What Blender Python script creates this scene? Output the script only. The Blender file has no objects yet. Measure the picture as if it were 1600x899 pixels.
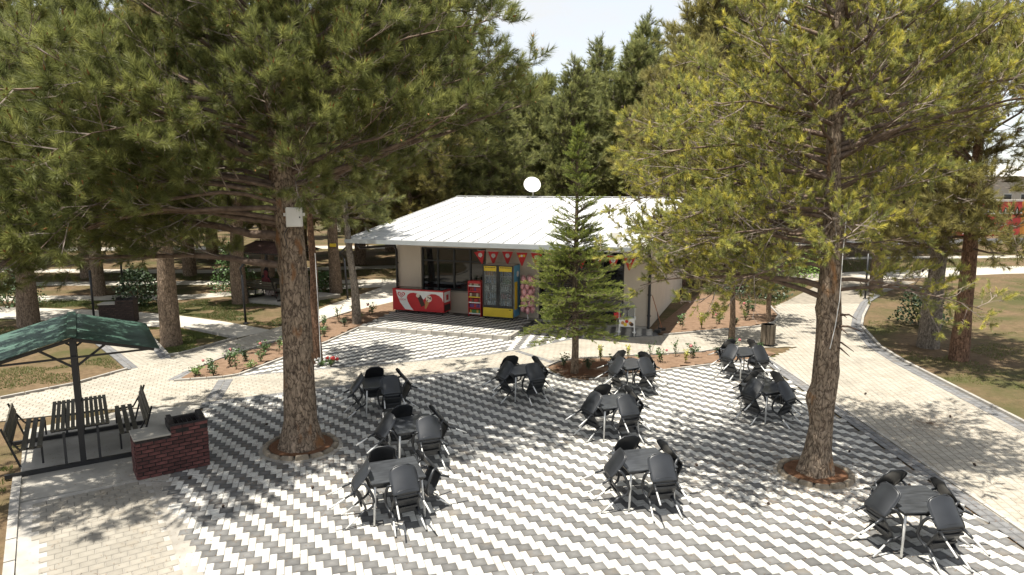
import bpy, math, random
import numpy as np
from mathutils import Vector, Matrix, Euler, noise

# ------------------------------------------------------------------ camera, sky, sun, exposure
SC = bpy.context.scene
COL = SC.collection
R = math.radians
PI = math.pi
cam_d = bpy.data.cameras.new('camera'); cam_d.sensor_width = 36.0; cam_d.lens = 24.0
cam_d.clip_start = 0.1; cam_d.clip_end = 900
cam = bpy.data.objects.new('camera', cam_d); COL.objects.link(cam)
cam.location = (0, 0, 5.4); cam.rotation_euler = (R(90 - 8.53), 0, 0)
SC.camera = cam

SUN_EL, SUN_AZ = R(75.5), R(-126)         # azimuth measured from +Y towards +X
world = bpy.data.worlds.new('World'); SC.world = world; world.use_nodes = True
wn, wl = world.node_tree.nodes, world.node_tree.links
wn.clear()
w_out = wn.new('ShaderNodeOutputWorld'); w_bg = wn.new('ShaderNodeBackground')
sky = wn.new('ShaderNodeTexSky'); sky.sky_type = 'NISHITA'; sky.sun_disc = False
sky.sun_elevation = SUN_EL; sky.sun_rotation = SUN_AZ; sky.altitude = 1000; sky.dust_density = 2.0
w_tc = wn.new('ShaderNodeTexCoord'); w_map = wn.new('ShaderNodeMapping'); w_map.inputs['Scale'].default_value = (1, 1, 2.6)
w_no = wn.new('ShaderNodeTexNoise'); w_no.inputs['Scale'].default_value = 2.3; w_no.inputs['Detail'].default_value = 7
w_no.inputs['Roughness'].default_value = 0.58
w_rp = wn.new('ShaderNodeValToRGB'); w_rp.color_ramp.elements[0].position = 0.30; w_rp.color_ramp.elements[1].position = 0.62
w_rp.color_ramp.elements[0].color = (0.5, 0.5, 0.5, 1); w_rp.color_ramp.elements[1].color = (0.93, 0.93, 0.93, 1)
w_mix = wn.new('ShaderNodeMixRGB'); w_mix.inputs['Color2'].default_value = (2.5, 2.48, 2.4, 1)
wl.new(w_tc.outputs['Generated'], w_map.inputs['Vector']); wl.new(w_map.outputs['Vector'], w_no.inputs['Vector'])
wl.new(w_no.outputs['Fac'], w_rp.inputs['Fac']); wl.new(w_rp.outputs['Color'], w_mix.inputs['Fac'])
wl.new(sky.outputs['Color'], w_mix.inputs['Color1']); wl.new(w_mix.outputs['Color'], w_bg.inputs['Color'])
w_bg.inputs['Strength'].default_value = 0.15
wl.new(w_bg.outputs['Background'], w_out.inputs['Surface'])

sun_d = bpy.data.lights.new('sun', 'SUN'); sun_d.energy = 4.0; sun_d.angle = R(0.53); sun_d.color = (1.0, 0.945, 0.85)
sun = bpy.data.objects.new('sun', sun_d); COL.objects.link(sun)
sdir = Vector((math.sin(SUN_AZ) * math.cos(SUN_EL), math.cos(SUN_AZ) * math.cos(SUN_EL), math.sin(SUN_EL)))
sun.rotation_euler = (-sdir).to_track_quat('-Z', 'Y').to_euler(); sun.location = sdir * 60

SC.view_settings.view_transform = 'Standard'; SC.view_settings.look = 'None'
SC.view_settings.exposure = 1.3; SC.view_settings.gamma = 1.0; SC.view_settings.use_curve_mapping = False
SC.render.engine = 'CYCLES'
SC.cycles.max_bounces = 8; SC.cycles.diffuse_bounces = 6; SC.cycles.glossy_bounces = 2
SC.cycles.transmission_bounces = 6; SC.cycles.transparent_max_bounces = 4
SC.cycles.use_denoising = True
SC.cycles.caustics_reflective = False; SC.cycles.caustics_refractive = False

# ------------------------------------------------------------------ materials
def new_mat(name):
    m = bpy.data.materials.new(name); m.use_nodes = True
    nt = m.node_tree; b = nt.nodes['Principled BSDF']
    return m, nt.nodes, nt.links, b

def shade(nodes, links, b, col, var=0.18, scale=6.0, rnd=0.0, detail=5, col2=None, coord='Object', stretch=None, lo=0.3, hi=0.7):
    tc = nodes.new('ShaderNodeTexCoord'); src = tc.outputs[coord]
    if stretch:
        mp = nodes.new('ShaderNodeMapping'); mp.inputs['Scale'].default_value = stretch; links.new(src, mp.inputs['Vector']); src = mp.outputs['Vector']
    n = nodes.new('ShaderNodeTexNoise'); n.inputs['Scale'].default_value = scale; n.inputs['Detail'].default_value = detail
    links.new(src, n.inputs['Vector'])
    rp = nodes.new('ShaderNodeValToRGB'); rp.color_ramp.elements[0].position = lo; rp.color_ramp.elements[1].position = hi
    c1 = [c * (1 - var) for c in col]; c2 = list(col2) if col2 else [min(1, c * (1 + var)) for c in col]
    rp.color_ramp.elements[0].color = (*c1, 1); rp.color_ramp.elements[1].color = (*c2, 1)
    links.new(n.outputs['Fac'], rp.inputs['Fac']); out = rp.outputs['Color']
    if rnd:
        oi = nodes.new('ShaderNodeObjectInfo'); mr = nodes.new('ShaderNodeMapRange')
        mr.inputs['To Min'].default_value = 1 - rnd; mr.inputs['To Max'].default_value = 1 + rnd
        links.new(oi.outputs['Random'], mr.inputs['Value'])
        mu = nodes.new('ShaderNodeMixRGB'); mu.blend_type = 'MULTIPLY'; mu.inputs['Fac'].default_value = 1
        links.new(out, mu.inputs['Color1']); links.new(mr.outputs['Result'], mu.inputs['Color2']); out = mu.outputs['Color']
    links.new(out, b.inputs['Base Color'])
    return src, n, out

def bump(nodes, links, b, src, scale, strength, dist=0.01, detail=6):
    n = nodes.new('ShaderNodeTexNoise'); n.inputs['Scale'].default_value = scale; n.inputs['Detail'].default_value = detail
    links.new(src, n.inputs['Vector'])
    bp = nodes.new('ShaderNodeBump'); bp.inputs['Strength'].default_value = strength; bp.inputs['Distance'].default_value = dist
    links.new(n.outputs['Fac'], bp.inputs['Height']); links.new(bp.outputs['Normal'], b.inputs['Normal'])

def mat(name, col, rough=0.6, var=0.15, scale=6.0, metal=0.0, rnd=0.0, bmp=0.0, bscale=60, bdist=0.01, spec=0.5, col2=None, coord='Object', stretch=None):
    m, nodes, links, b = new_mat(name)
    src, n, out = shade(nodes, links, b, col, var, scale, rnd, col2=col2, coord=coord, stretch=stretch)
    b.inputs['Roughness'].default_value = rough; b.inputs['Metallic'].default_value = metal
    b.inputs['Specular IOR Level'].default_value = spec
    if bmp: bump(nodes, links, b, src, bscale, bmp, bdist)
    return m

def paver_mat(name, col, edge=0.72, centre=1.12, var=0.16, rough=0.75, warm=0.0):
    # concrete block: lighter towards its middle (attribute 'ctr'), each block its own tone
    m, nodes, links, b = new_mat(name)
    tc = nodes.new('ShaderNodeTexCoord'); geo = nodes.new('ShaderNodeNewGeometry'); oi = nodes.new('ShaderNodeObjectInfo')
    ad = nodes.new('ShaderNodeMath'); ad.operation = 'ADD'; fr = nodes.new('ShaderNodeMath'); fr.operation = 'FRACT'
    links.new(geo.outputs['Random Per Island'], ad.inputs[0]); links.new(oi.outputs['Random'], ad.inputs[1]); links.new(ad.outputs[0], fr.inputs[0])
    mr = nodes.new('ShaderNodeMapRange'); mr.inputs['To Min'].default_value = 1 - var; mr.inputs['To Max'].default_value = 1 + var
    links.new(fr.outputs[0], mr.inputs['Value'])
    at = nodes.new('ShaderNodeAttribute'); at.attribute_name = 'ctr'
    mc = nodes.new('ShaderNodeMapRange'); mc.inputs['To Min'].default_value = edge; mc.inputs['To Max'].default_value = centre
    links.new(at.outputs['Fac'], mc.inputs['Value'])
    n = nodes.new('ShaderNodeTexNoise'); n.inputs['Scale'].default_value = 0.9; n.inputs['Detail'].default_value = 8; n.inputs['Roughness'].default_value = 0.65
    mapw = nodes.new('ShaderNodeNewGeometry'); links.new(mapw.outputs['Position'], n.inputs['Vector'])
    mn = nodes.new('ShaderNodeMapRange'); mn.inputs['From Min'].default_value = 0.3; mn.inputs['From Max'].default_value = 0.7
    mn.inputs['To Min'].default_value = 0.84; mn.inputs['To Max'].default_value = 1.12; links.new(n.outputs['Fac'], mn.inputs['Value'])
    m1 = nodes.new('ShaderNodeMath'); m1.operation = 'MULTIPLY'; m2 = nodes.new('ShaderNodeMath'); m2.operation = 'MULTIPLY'
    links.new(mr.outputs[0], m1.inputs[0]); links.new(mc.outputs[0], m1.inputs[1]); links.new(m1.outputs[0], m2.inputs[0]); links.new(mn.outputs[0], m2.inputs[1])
    mu = nodes.new('ShaderNodeMixRGB'); mu.blend_type = 'MULTIPLY'; mu.inputs['Fac'].default_value = 1; mu.inputs['Color1'].default_value = (*col, 1)
    links.new(m2.outputs[0], mu.inputs['Color2'])
    # faint brown dirt stains
    n2 = nodes.new('ShaderNodeTexNoise'); n2.inputs['Scale'].default_value = 2.3; n2.inputs['Detail'].default_value = 9; links.new(mapw.outputs['Position'], n2.inputs['Vector'])
    rp = nodes.new('ShaderNodeValToRGB'); rp.color_ramp.elements[0].position = 0.56; rp.color_ramp.elements[1].position = 0.74
    rp.color_ramp.elements[0].color = (0, 0, 0, 1); rp.color_ramp.elements[1].color = (0.35, 0.35, 0.35, 1); links.new(n2.outputs['Fac'], rp.inputs['Fac'])
    mx = nodes.new('ShaderNodeMixRGB'); mx.inputs['Color2'].default_value = (0.22, 0.17, 0.11, 1)
    links.new(rp.outputs['Color'], mx.inputs['Fac']); links.new(mu.outputs['Color'], mx.inputs['Color1'])
    links.new(mx.outputs['Color'], b.inputs['Base Color'])
    b.inputs['Roughness'].default_value = rough; b.inputs['Specular IOR Level'].default_value = 0.35
    bump(nodes, links, b, mapw.outputs['Position'], 120, 0.25, 0.004, 3)
    return m

def needle_mat(name, c_dark, c_mid, c_light, trans=0.3, rough=0.5):
    m, nodes, links, b = new_mat(name)
    oi = nodes.new('ShaderNodeObjectInfo'); rp = nodes.new('ShaderNodeValToRGB')
    e = rp.color_ramp.elements; e[0].position = 0.05; e[0].color = (*c_dark, 1); e[1].position = 0.95; e[1].color = (*c_light, 1)
    k = e.new(0.55); k.color = (*c_mid, 1)
    links.new(oi.outputs['Random'], rp.inputs['Fac'])
    # young growth and sunlit tips: sunlight painted in, lighter towards the shoot's tip
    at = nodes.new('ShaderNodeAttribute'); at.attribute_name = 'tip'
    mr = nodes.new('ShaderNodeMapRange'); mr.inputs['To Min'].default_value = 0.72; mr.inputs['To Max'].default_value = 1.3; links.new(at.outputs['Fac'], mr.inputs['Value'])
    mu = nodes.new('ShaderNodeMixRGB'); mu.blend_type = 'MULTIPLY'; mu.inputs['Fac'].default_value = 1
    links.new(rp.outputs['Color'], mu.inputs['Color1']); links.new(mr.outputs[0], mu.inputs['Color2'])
    links.new(mu.outputs['Color'], b.inputs['Base Color']); b.inputs['Roughness'].default_value = rough; b.inputs['Specular IOR Level'].default_value = 0.35
    tr = nodes.new('ShaderNodeBsdfTranslucent'); links.new(mu.outputs['Color'], tr.inputs['Color'])
    ms = nodes.new('ShaderNodeMixShader'); ms.inputs['Fac'].default_value = trans
    out = nodes['Material Output']
    links.new(b.outputs[0], ms.inputs[1]); links.new(tr.outputs[0], ms.inputs[2]); links.new(ms.outputs[0], out.inputs['Surface'])
    return m

def bark_mat(name, plate, crack, warm=None, vs=9.0):
    m, nodes, links, b = new_mat(name)
    tc = nodes.new('ShaderNodeTexCoord'); mp = nodes.new('ShaderNodeMapping'); mp.inputs['Scale'].default_value = (1.0, 1.0, 0.42)
    links.new(tc.outputs['Object'], mp.inputs['Vector'])
    wob = nodes.new('ShaderNodeTexNoise'); wob.inputs['Scale'].default_value = 6; wob.inputs['Detail'].default_value = 4; links.new(mp.outputs['Vector'], wob.inputs['Vector'])
    va = nodes.new('ShaderNodeMixRGB'); va.blend_type = 'ADD'; va.inputs['Fac'].default_value = 0.4
    links.new(mp.outputs['Vector'], va.inputs['Color1']); links.new(wob.outputs['Color'], va.inputs['Color2'])
    v = nodes.new('ShaderNodeTexVoronoi'); v.feature = 'DISTANCE_TO_EDGE'; v.inputs['Scale'].default_value = vs; links.new(va.outputs['Color'], v.inputs['Vector'])
    rp = nodes.new('ShaderNodeValToRGB'); rp.color_ramp.elements[0].position = 0.0; rp.color_ramp.elements[1].position = 0.12
    rp.color_ramp.elements[0].color = (*crack, 1); rp.color_ramp.elements[1].color = (*plate, 1); links.new(v.outputs['Distance'], rp.inputs['Fac'])
    n = nodes.new('ShaderNodeTexNoise'); n.inputs['Scale'].default_value = 22; n.inputs['Detail'].default_value = 8; links.new(mp.outputs['Vector'], n.inputs['Vector'])
    mr = nodes.new('ShaderNodeMapRange'); mr.inputs['From Min'].default_value = 0.3; mr.inputs['From Max'].default_value = 0.7; mr.inputs['To Min'].default_value = 0.5; mr.inputs['To Max'].default_value = 1.5
    links.new(n.outputs['Fac'], mr.inputs['Value'])
    mu = nodes.new('ShaderNodeMixRGB'); mu.blend_type = 'MULTIPLY'; mu.inputs['Fac'].default_value = 1
    links.new(rp.outputs['Color'], mu.inputs['Color1']); links.new(mr.outputs[0], mu.inputs['Color2']); col = mu.outputs['Color']
    if warm:
        n3 = nodes.new('ShaderNodeTexNoise'); n3.inputs['Scale'].default_value = 3.2; n3.inputs['Detail'].default_value = 3; links.new(mp.outputs['Vector'], n3.inputs['Vector'])
        r3 = nodes.new('ShaderNodeValToRGB'); r3.color_ramp.elements[0].position = 0.60; r3.color_ramp.elements[1].position = 0.70; links.new(n3.outputs['Fac'], r3.inputs['Fac'])
        mx = nodes.new('ShaderNodeMixRGB'); mx.inputs['Color2'].default_value = (*warm, 1); links.new(r3.outputs['Color'], mx.inputs['Fac']); links.new(col, mx.inputs['Color1']); col = mx.outputs['Color']
    links.new(col, b.inputs['Base Color']); b.inputs['Roughness'].default_value = 0.9; b.inputs['Specular IOR Level'].default_value = 0.2
    ad = nodes.new('ShaderNodeMath'); ad.operation = 'MULTIPLY_ADD'; ad.inputs[1].default_value = 0.35
    links.new(n.outputs['Fac'], ad.inputs[0]); cl = nodes.new('ShaderNodeMath'); cl.operation = 'MINIMUM'; cl.inputs[1].default_value = 0.2
    links.new(v.outputs['Distance'], cl.inputs[0]); links.new(cl.outputs[0], ad.inputs[2])
    bp = nodes.new('ShaderNodeBump'); bp.inputs['Strength'].default_value = 0.9; bp.inputs['Distance'].default_value = 0.06
    links.new(ad.outputs[0], bp.inputs['Height']); links.new(bp.outputs['Normal'], b.inputs['Normal'])
    return m

def ground_mat(name, soil, soil2, grass, gs=0.35, glo=0.45, ghi=0.6):
    m, nodes, links, b = new_mat(name)
    g = nodes.new('ShaderNodeNewGeometry')
    n1 = nodes.new('ShaderNodeTexNoise'); n1.inputs['Scale'].default_value = 5; n1.inputs['Detail'].default_value = 10; n1.inputs['Roughness'].default_value = 0.7
    n2 = nodes.new('ShaderNodeTexNoise'); n2.inputs['Scale'].default_value = gs; n2.inputs['Detail'].default_value = 9; n2.inputs['Roughness'].default_value = 0.62
    links.new(g.outputs['Position'], n1.inputs['Vector']); links.new(g.outputs['Position'], n2.inputs['Vector'])
    r1 = nodes.new('ShaderNodeValToRGB'); r1.color_ramp.elements[0].position = 0.32; r1.color_ramp.elements[1].position = 0.68
    r1.color_ramp.elements[0].color = (*soil, 1); r1.color_ramp.elements[1].color = (*soil2, 1); links.new(n1.outputs['Fac'], r1.inputs['Fac'])
    r2 = nodes.new('ShaderNodeValToRGB'); r2.color_ramp.elements[0].position = glo; r2.color_ramp.elements[1].position = ghi; links.new(n2.outputs['Fac'], r2.inputs['Fac'])
    mx = nodes.new('ShaderNodeMixRGB'); mx.inputs['Color2'].default_value = (*grass, 1)
    links.new(r2.outputs['Color'], mx.inputs['Fac']); links.new(r1.outputs['Color'], mx.inputs['Color1']); links.new(mx.outputs['Color'], b.inputs['Base Color'])
    b.inputs['Roughness'].default_value = 0.95; b.inputs['Specular IOR Level'].default_value = 0.15
    bump(nodes, links, b, g.outputs['Position'], 28, 0.8, 0.03, 8)
    return m

M = {}
M['ground'] = ground_mat('ground_soil_grass', (0.085, 0.058, 0.033), (0.165, 0.115, 0.066), (0.066, 0.064, 0.024), 0.3, 0.44, 0.62)
M['bed'] = ground_mat('terracotta_soil', (0.13, 0.083, 0.052), (0.22, 0.147, 0.099), (0.175, 0.113, 0.073), 1.2, 0.5, 0.7)
M['mulch'] = ground_mat('needle_litter', (0.085, 0.042, 0.022), (0.17, 0.088, 0.05), (0.115, 0.058, 0.03), 2.5, 0.5, 0.7)
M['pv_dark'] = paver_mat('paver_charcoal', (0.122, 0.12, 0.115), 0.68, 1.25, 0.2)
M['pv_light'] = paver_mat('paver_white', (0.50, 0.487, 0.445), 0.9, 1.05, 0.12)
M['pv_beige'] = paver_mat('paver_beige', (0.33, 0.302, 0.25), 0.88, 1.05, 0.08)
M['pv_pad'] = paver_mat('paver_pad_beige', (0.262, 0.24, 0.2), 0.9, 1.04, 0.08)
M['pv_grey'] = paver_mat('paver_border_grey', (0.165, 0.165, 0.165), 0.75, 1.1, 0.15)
M['kerb'] = mat('kerb_concrete', (0.33, 0.31, 0.275), 0.85, 0.2, 3, rnd=0.12, bmp=0.3, bscale=50)
M['joint'] = mat('joint_sand', (0.22, 0.195, 0.155), 0.95, 0.25, 4)
M['joint_d'] = mat('joint_dust', (0.16, 0.15, 0.135), 0.95, 0.25, 4)
M['concrete'] = mat('slab_concrete', (0.31, 0.29, 0.25), 0.85, 0.2, 1.3, bmp=0.25, bscale=40)
M['fillc'] = mat('fill_concrete', (0.27, 0.25, 0.215), 0.9, 0.3, 2.2, bmp=0.4, bscale=30)
M['farpath'] = mat('far_path_paving', (0.40, 0.37, 0.315), 0.85, 0.15, 0.6)
M['asphalt'] = mat('asphalt', (0.06, 0.06, 0.062), 0.9, 0.2, 2)
M['bark1'] = bark_mat('bark_grey_pine', (0.24, 0.178, 0.125), (0.10, 0.07, 0.049), None, 15)
M['bark1b'] = bark_mat('bark_big_pine', (0.24, 0.182, 0.13), (0.065, 0.045, 0.032), (0.22, 0.11, 0.05), 9.5)
M['bark2'] = bark_mat('bark_scarred_pine', (0.235, 0.182, 0.132), (0.075, 0.052, 0.037), (0.32, 0.165, 0.07), 10)
M['bark3'] = bark_mat('bark_reddish', (0.215, 0.128, 0.083), (0.09, 0.05, 0.032), None, 16)
M['bark4'] = bark_mat('bark_pale', (0.25, 0.215, 0.175), (0.11, 0.088, 0.068), None, 15)
M['limb'] = mat('limb_bark', (0.11, 0.07, 0.047), 0.9, 0.35, 9, bmp=0.5, bscale=40, col2=(0.19, 0.135, 0.10))
M['twig'] = mat('twig_grey', (0.16, 0.12, 0.09), 0.9, 0.35, 5, col2=(0.30, 0.25, 0.21))
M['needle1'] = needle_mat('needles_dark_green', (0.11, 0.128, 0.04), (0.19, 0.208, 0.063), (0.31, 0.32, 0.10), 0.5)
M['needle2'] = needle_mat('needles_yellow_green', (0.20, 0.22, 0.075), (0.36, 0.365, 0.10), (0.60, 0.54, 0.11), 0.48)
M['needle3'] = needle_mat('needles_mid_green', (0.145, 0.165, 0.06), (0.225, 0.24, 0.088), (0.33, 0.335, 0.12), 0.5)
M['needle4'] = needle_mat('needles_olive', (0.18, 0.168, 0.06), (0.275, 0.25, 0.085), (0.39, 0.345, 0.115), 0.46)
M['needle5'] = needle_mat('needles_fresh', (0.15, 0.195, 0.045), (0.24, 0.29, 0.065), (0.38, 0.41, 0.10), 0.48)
M['bud'] = mat('orange_bud', (0.25, 0.11, 0.03), 0.8, 0.3)
M['cone'] = mat('pine_cone', (0.045, 0.027, 0.018), 0.9, 0.4, 30)
M['grass'] = needle_mat('grass_blades', (0.075, 0.10, 0.025), (0.105, 0.135, 0.035), (0.15, 0.17, 0.05), 0.35)
M['leaf'] = mat('rose_leaf', (0.06, 0.115, 0.03), 0.5, 0.35, 9, rnd=0.25)
M['leaf_y'] = mat('golden_leaf', (0.34, 0.33, 0.045), 0.5, 0.3, 9, rnd=0.15)
M['leaf_d'] = mat('dark_bush_leaf', (0.04, 0.07, 0.025), 0.5, 0.35, 6, rnd=0.2)
M['leaf_b'] = mat('bright_bush_leaf', (0.15, 0.24, 0.05), 0.5, 0.35, 6, rnd=0.2)
M['petal'] = mat('rose_petal', (0.48, 0.17, 0.17), 0.6, 0.3, 20)
M['petal_r'] = mat('red_petal', (0.5, 0.03, 0.03), 0.6, 0.3, 20)
M['petal_w'] = mat('white_petal', (0.75, 0.73, 0.7), 0.6, 0.1, 20)
M['stem'] = mat('stem_brown', (0.13, 0.10, 0.05), 0.8, 0.3)
M['plastic'] = mat('black_plastic', (0.021, 0.023, 0.026), 0.37, 0.25, 2.5, rnd=0.2, bmp=0.06, bscale=220, bdist=0.002)
M['tabletop'] = mat('table_plastic', (0.04, 0.043, 0.047), 0.33, 0.4, 4, bmp=0.25, bscale=14, bdist=0.004, stretch=(1, 4, 1))
M['alu'] = mat('aluminium_leg', (0.62, 0.62, 0.60), 0.4, 0.06, 9, metal=0.25)
M['rubber'] = mat('rubber_foot', (0.02, 0.02, 0.02), 0.8)
M['wall'] = mat('stucco_wall', (0.56, 0.49, 0.405), 0.9, 0.06, 1.2, bmp=0.3, bscale=90)
M['roofw'] = mat('white_sheet_metal', (0.50, 0.50, 0.49), 0.5, 0.2, 1.4, spec=0.3, col2=(0.57, 0.575, 0.575))
M['gutter'] = mat('gutter_zinc', (0.36, 0.39, 0.40), 0.4, 0.1, 2, metal=0.3)
M['black'] = mat('black_paint', (0.016, 0.016, 0.017), 0.42, 0.2, 4)
M['darkmetal'] = mat('dark_metal_frame', (0.02, 0.021, 0.022), 0.5, 0.2, 6)
M['white'] = mat('white_paint', (0.78, 0.78, 0.76), 0.45, 0.05, 3)
M['greybox'] = mat('grey_white_plastic', (0.60, 0.58, 0.53), 0.5, 0.07, 3)
M['red'] = mat('red_vinyl', (0.52, 0.02, 0.025), 0.4, 0.08, 3)
M['redcloth'] = mat('red_cloth', (0.50, 0.025, 0.03), 0.75, 0.12, 5)
M['yellow'] = mat('yellow_vinyl', (0.72, 0.52, 0.03), 0.45, 0.08, 3)
M['blue'] = mat('blue_vinyl', (0.09, 0.32, 0.52), 0.45, 0.12, 3)
M['choc'] = mat('chocolate', (0.05, 0.022, 0.012), 0.5, 0.25, 20)
M['cream'] = mat('cream', (0.75, 0.66, 0.55), 0.6, 0.2, 30)
M['waffle'] = mat('waffle', (0.48, 0.25, 0.09), 0.7, 0.25, 40)
M['pink'] = mat('pink_floss_bag', (0.70, 0.36, 0.38), 0.35, 0.25, 12, rnd=0.18)
M['wood'] = mat('weathered_slat', (0.085, 0.075, 0.052), 0.75, 0.35, 3, rnd=0.25, stretch=(8, 8, 1), bmp=0.3, bscale=30)
M['woodb'] = mat('bin_wood', (0.13, 0.105, 0.075), 0.8, 0.3, 3, rnd=0.25, stretch=(9, 9, 1), bmp=0.3, bscale=30)
M['brick'] = mat('old_red_brick', (0.088, 0.032, 0.028), 0.9, 0.5, 7, rnd=0.4, bmp=0.6, bscale=45, bdist=0.012)
M['brick_dark'] = mat('sooty_brick', (0.035, 0.022, 0.018), 0.9, 0.4, 9, rnd=0.3, bmp=0.5, bscale=45)
M['mortar'] = mat('sooty_mortar', (0.022, 0.018, 0.016), 0.95, 0.5, 8, bmp=0.5, bscale=60)
M['greentin'] = mat('green_tin_roof', (0.028, 0.08, 0.055), 0.5, 0.45, 2.0, col2=(0.055, 0.115, 0.085))
M['browntin'] = mat('brown_tin_roof', (0.06, 0.028, 0.023), 0.6, 0.3, 3)
M['stone'] = mat('ring_stone', (0.22, 0.18, 0.13), 0.9, 0.4, 7, rnd=0.22, bmp=0.6, bscale=30, bdist=0.02)
M['skin'] = mat('skin', (0.5, 0.3, 0.21), 0.6, 0.1)
M['maroon'] = mat('maroon_cloth', (0.10, 0.015, 0.018), 0.85, 0.25, 8)
M['navy'] = mat('black_cloth', (0.015, 0.015, 0.02), 0.85, 0.3, 8)
M['skirt'] = mat('patterned_skirt', (0.10, 0.05, 0.06), 0.85, 0.5, 14, col2=(0.55, 0.48, 0.45))
M['terracotta'] = mat('terracotta_roof', (0.36, 0.13, 0.08), 0.8, 0.25, 3)
M['housewall'] = mat('pale_house_wall', (0.62, 0.57, 0.50), 0.9, 0.08, 1)
M['mural'] = mat('red_mural_wall', (0.55, 0.055, 0.05), 0.75, 0.12, 1.2)
M['orange'] = mat('orange_wall', (0.62, 0.27, 0.05), 0.8, 0.15, 1.5)
M['handle'] = mat('broom_handle', (0.33, 0.13, 0.06), 0.6, 0.2)

def glass_mat(name, col, rough, alpha_mix):
    m, nodes, links, b = new_mat(name)
    b.inputs['Base Color'].default_value = (*col, 1); b.inputs['Roughness'].default_value = rough; b.inputs['Specular IOR Level'].default_value = 0.6
    tr = nodes.new('ShaderNodeBsdfTransparent'); tr.inputs['Color'].default_value = (0.92, 0.95, 0.95, 1)
    ms = nodes.new('ShaderNodeMixShader'); ms.inputs['Fac'].default_value = alpha_mix
    links.new(b.outputs[0], ms.inputs[1]); links.new(tr.outputs[0], ms.inputs[2]); links.new(ms.outputs[0], nodes['Material Output'].inputs['Surface'])
    return m
M['pane'] = glass_mat('dark_interior_glass', (0.012, 0.013, 0.014), 0.03, 0.10)  # shade of the dark interior is put into the glass colour
M['clear'] = glass_mat('clear_door_glass', (0.25, 0.27, 0.28), 0.05, 0.72)
PACK = [mat('packet_' + n, c, 0.4, 0.3, 30, rnd=0.15) for n, c in
        (('red', (0.5, 0.03, 0.03)), ('gold', (0.6, 0.38, 0.05)), ('brown', (0.17, 0.07, 0.04)), ('green', (0.08, 0.25, 0.06)), ('purple', (0.16, 0.05, 0.22)), ('cream', (0.62, 0.52, 0.38)))]
BOT = [mat('bottle_' + n, c, 0.3, 0.25, 25, rnd=0.2) for n, c in
       (('orange', (0.55, 0.24, 0.05)), ('blue', (0.16, 0.26, 0.42)), ('green', (0.10, 0.24, 0.09)), ('white', (0.62, 0.62, 0.60)), ('cola', (0.06, 0.03, 0.025)), ('water', (0.42, 0.50, 0.55)), ('pinkish', (0.55, 0.27, 0.24)))]

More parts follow.
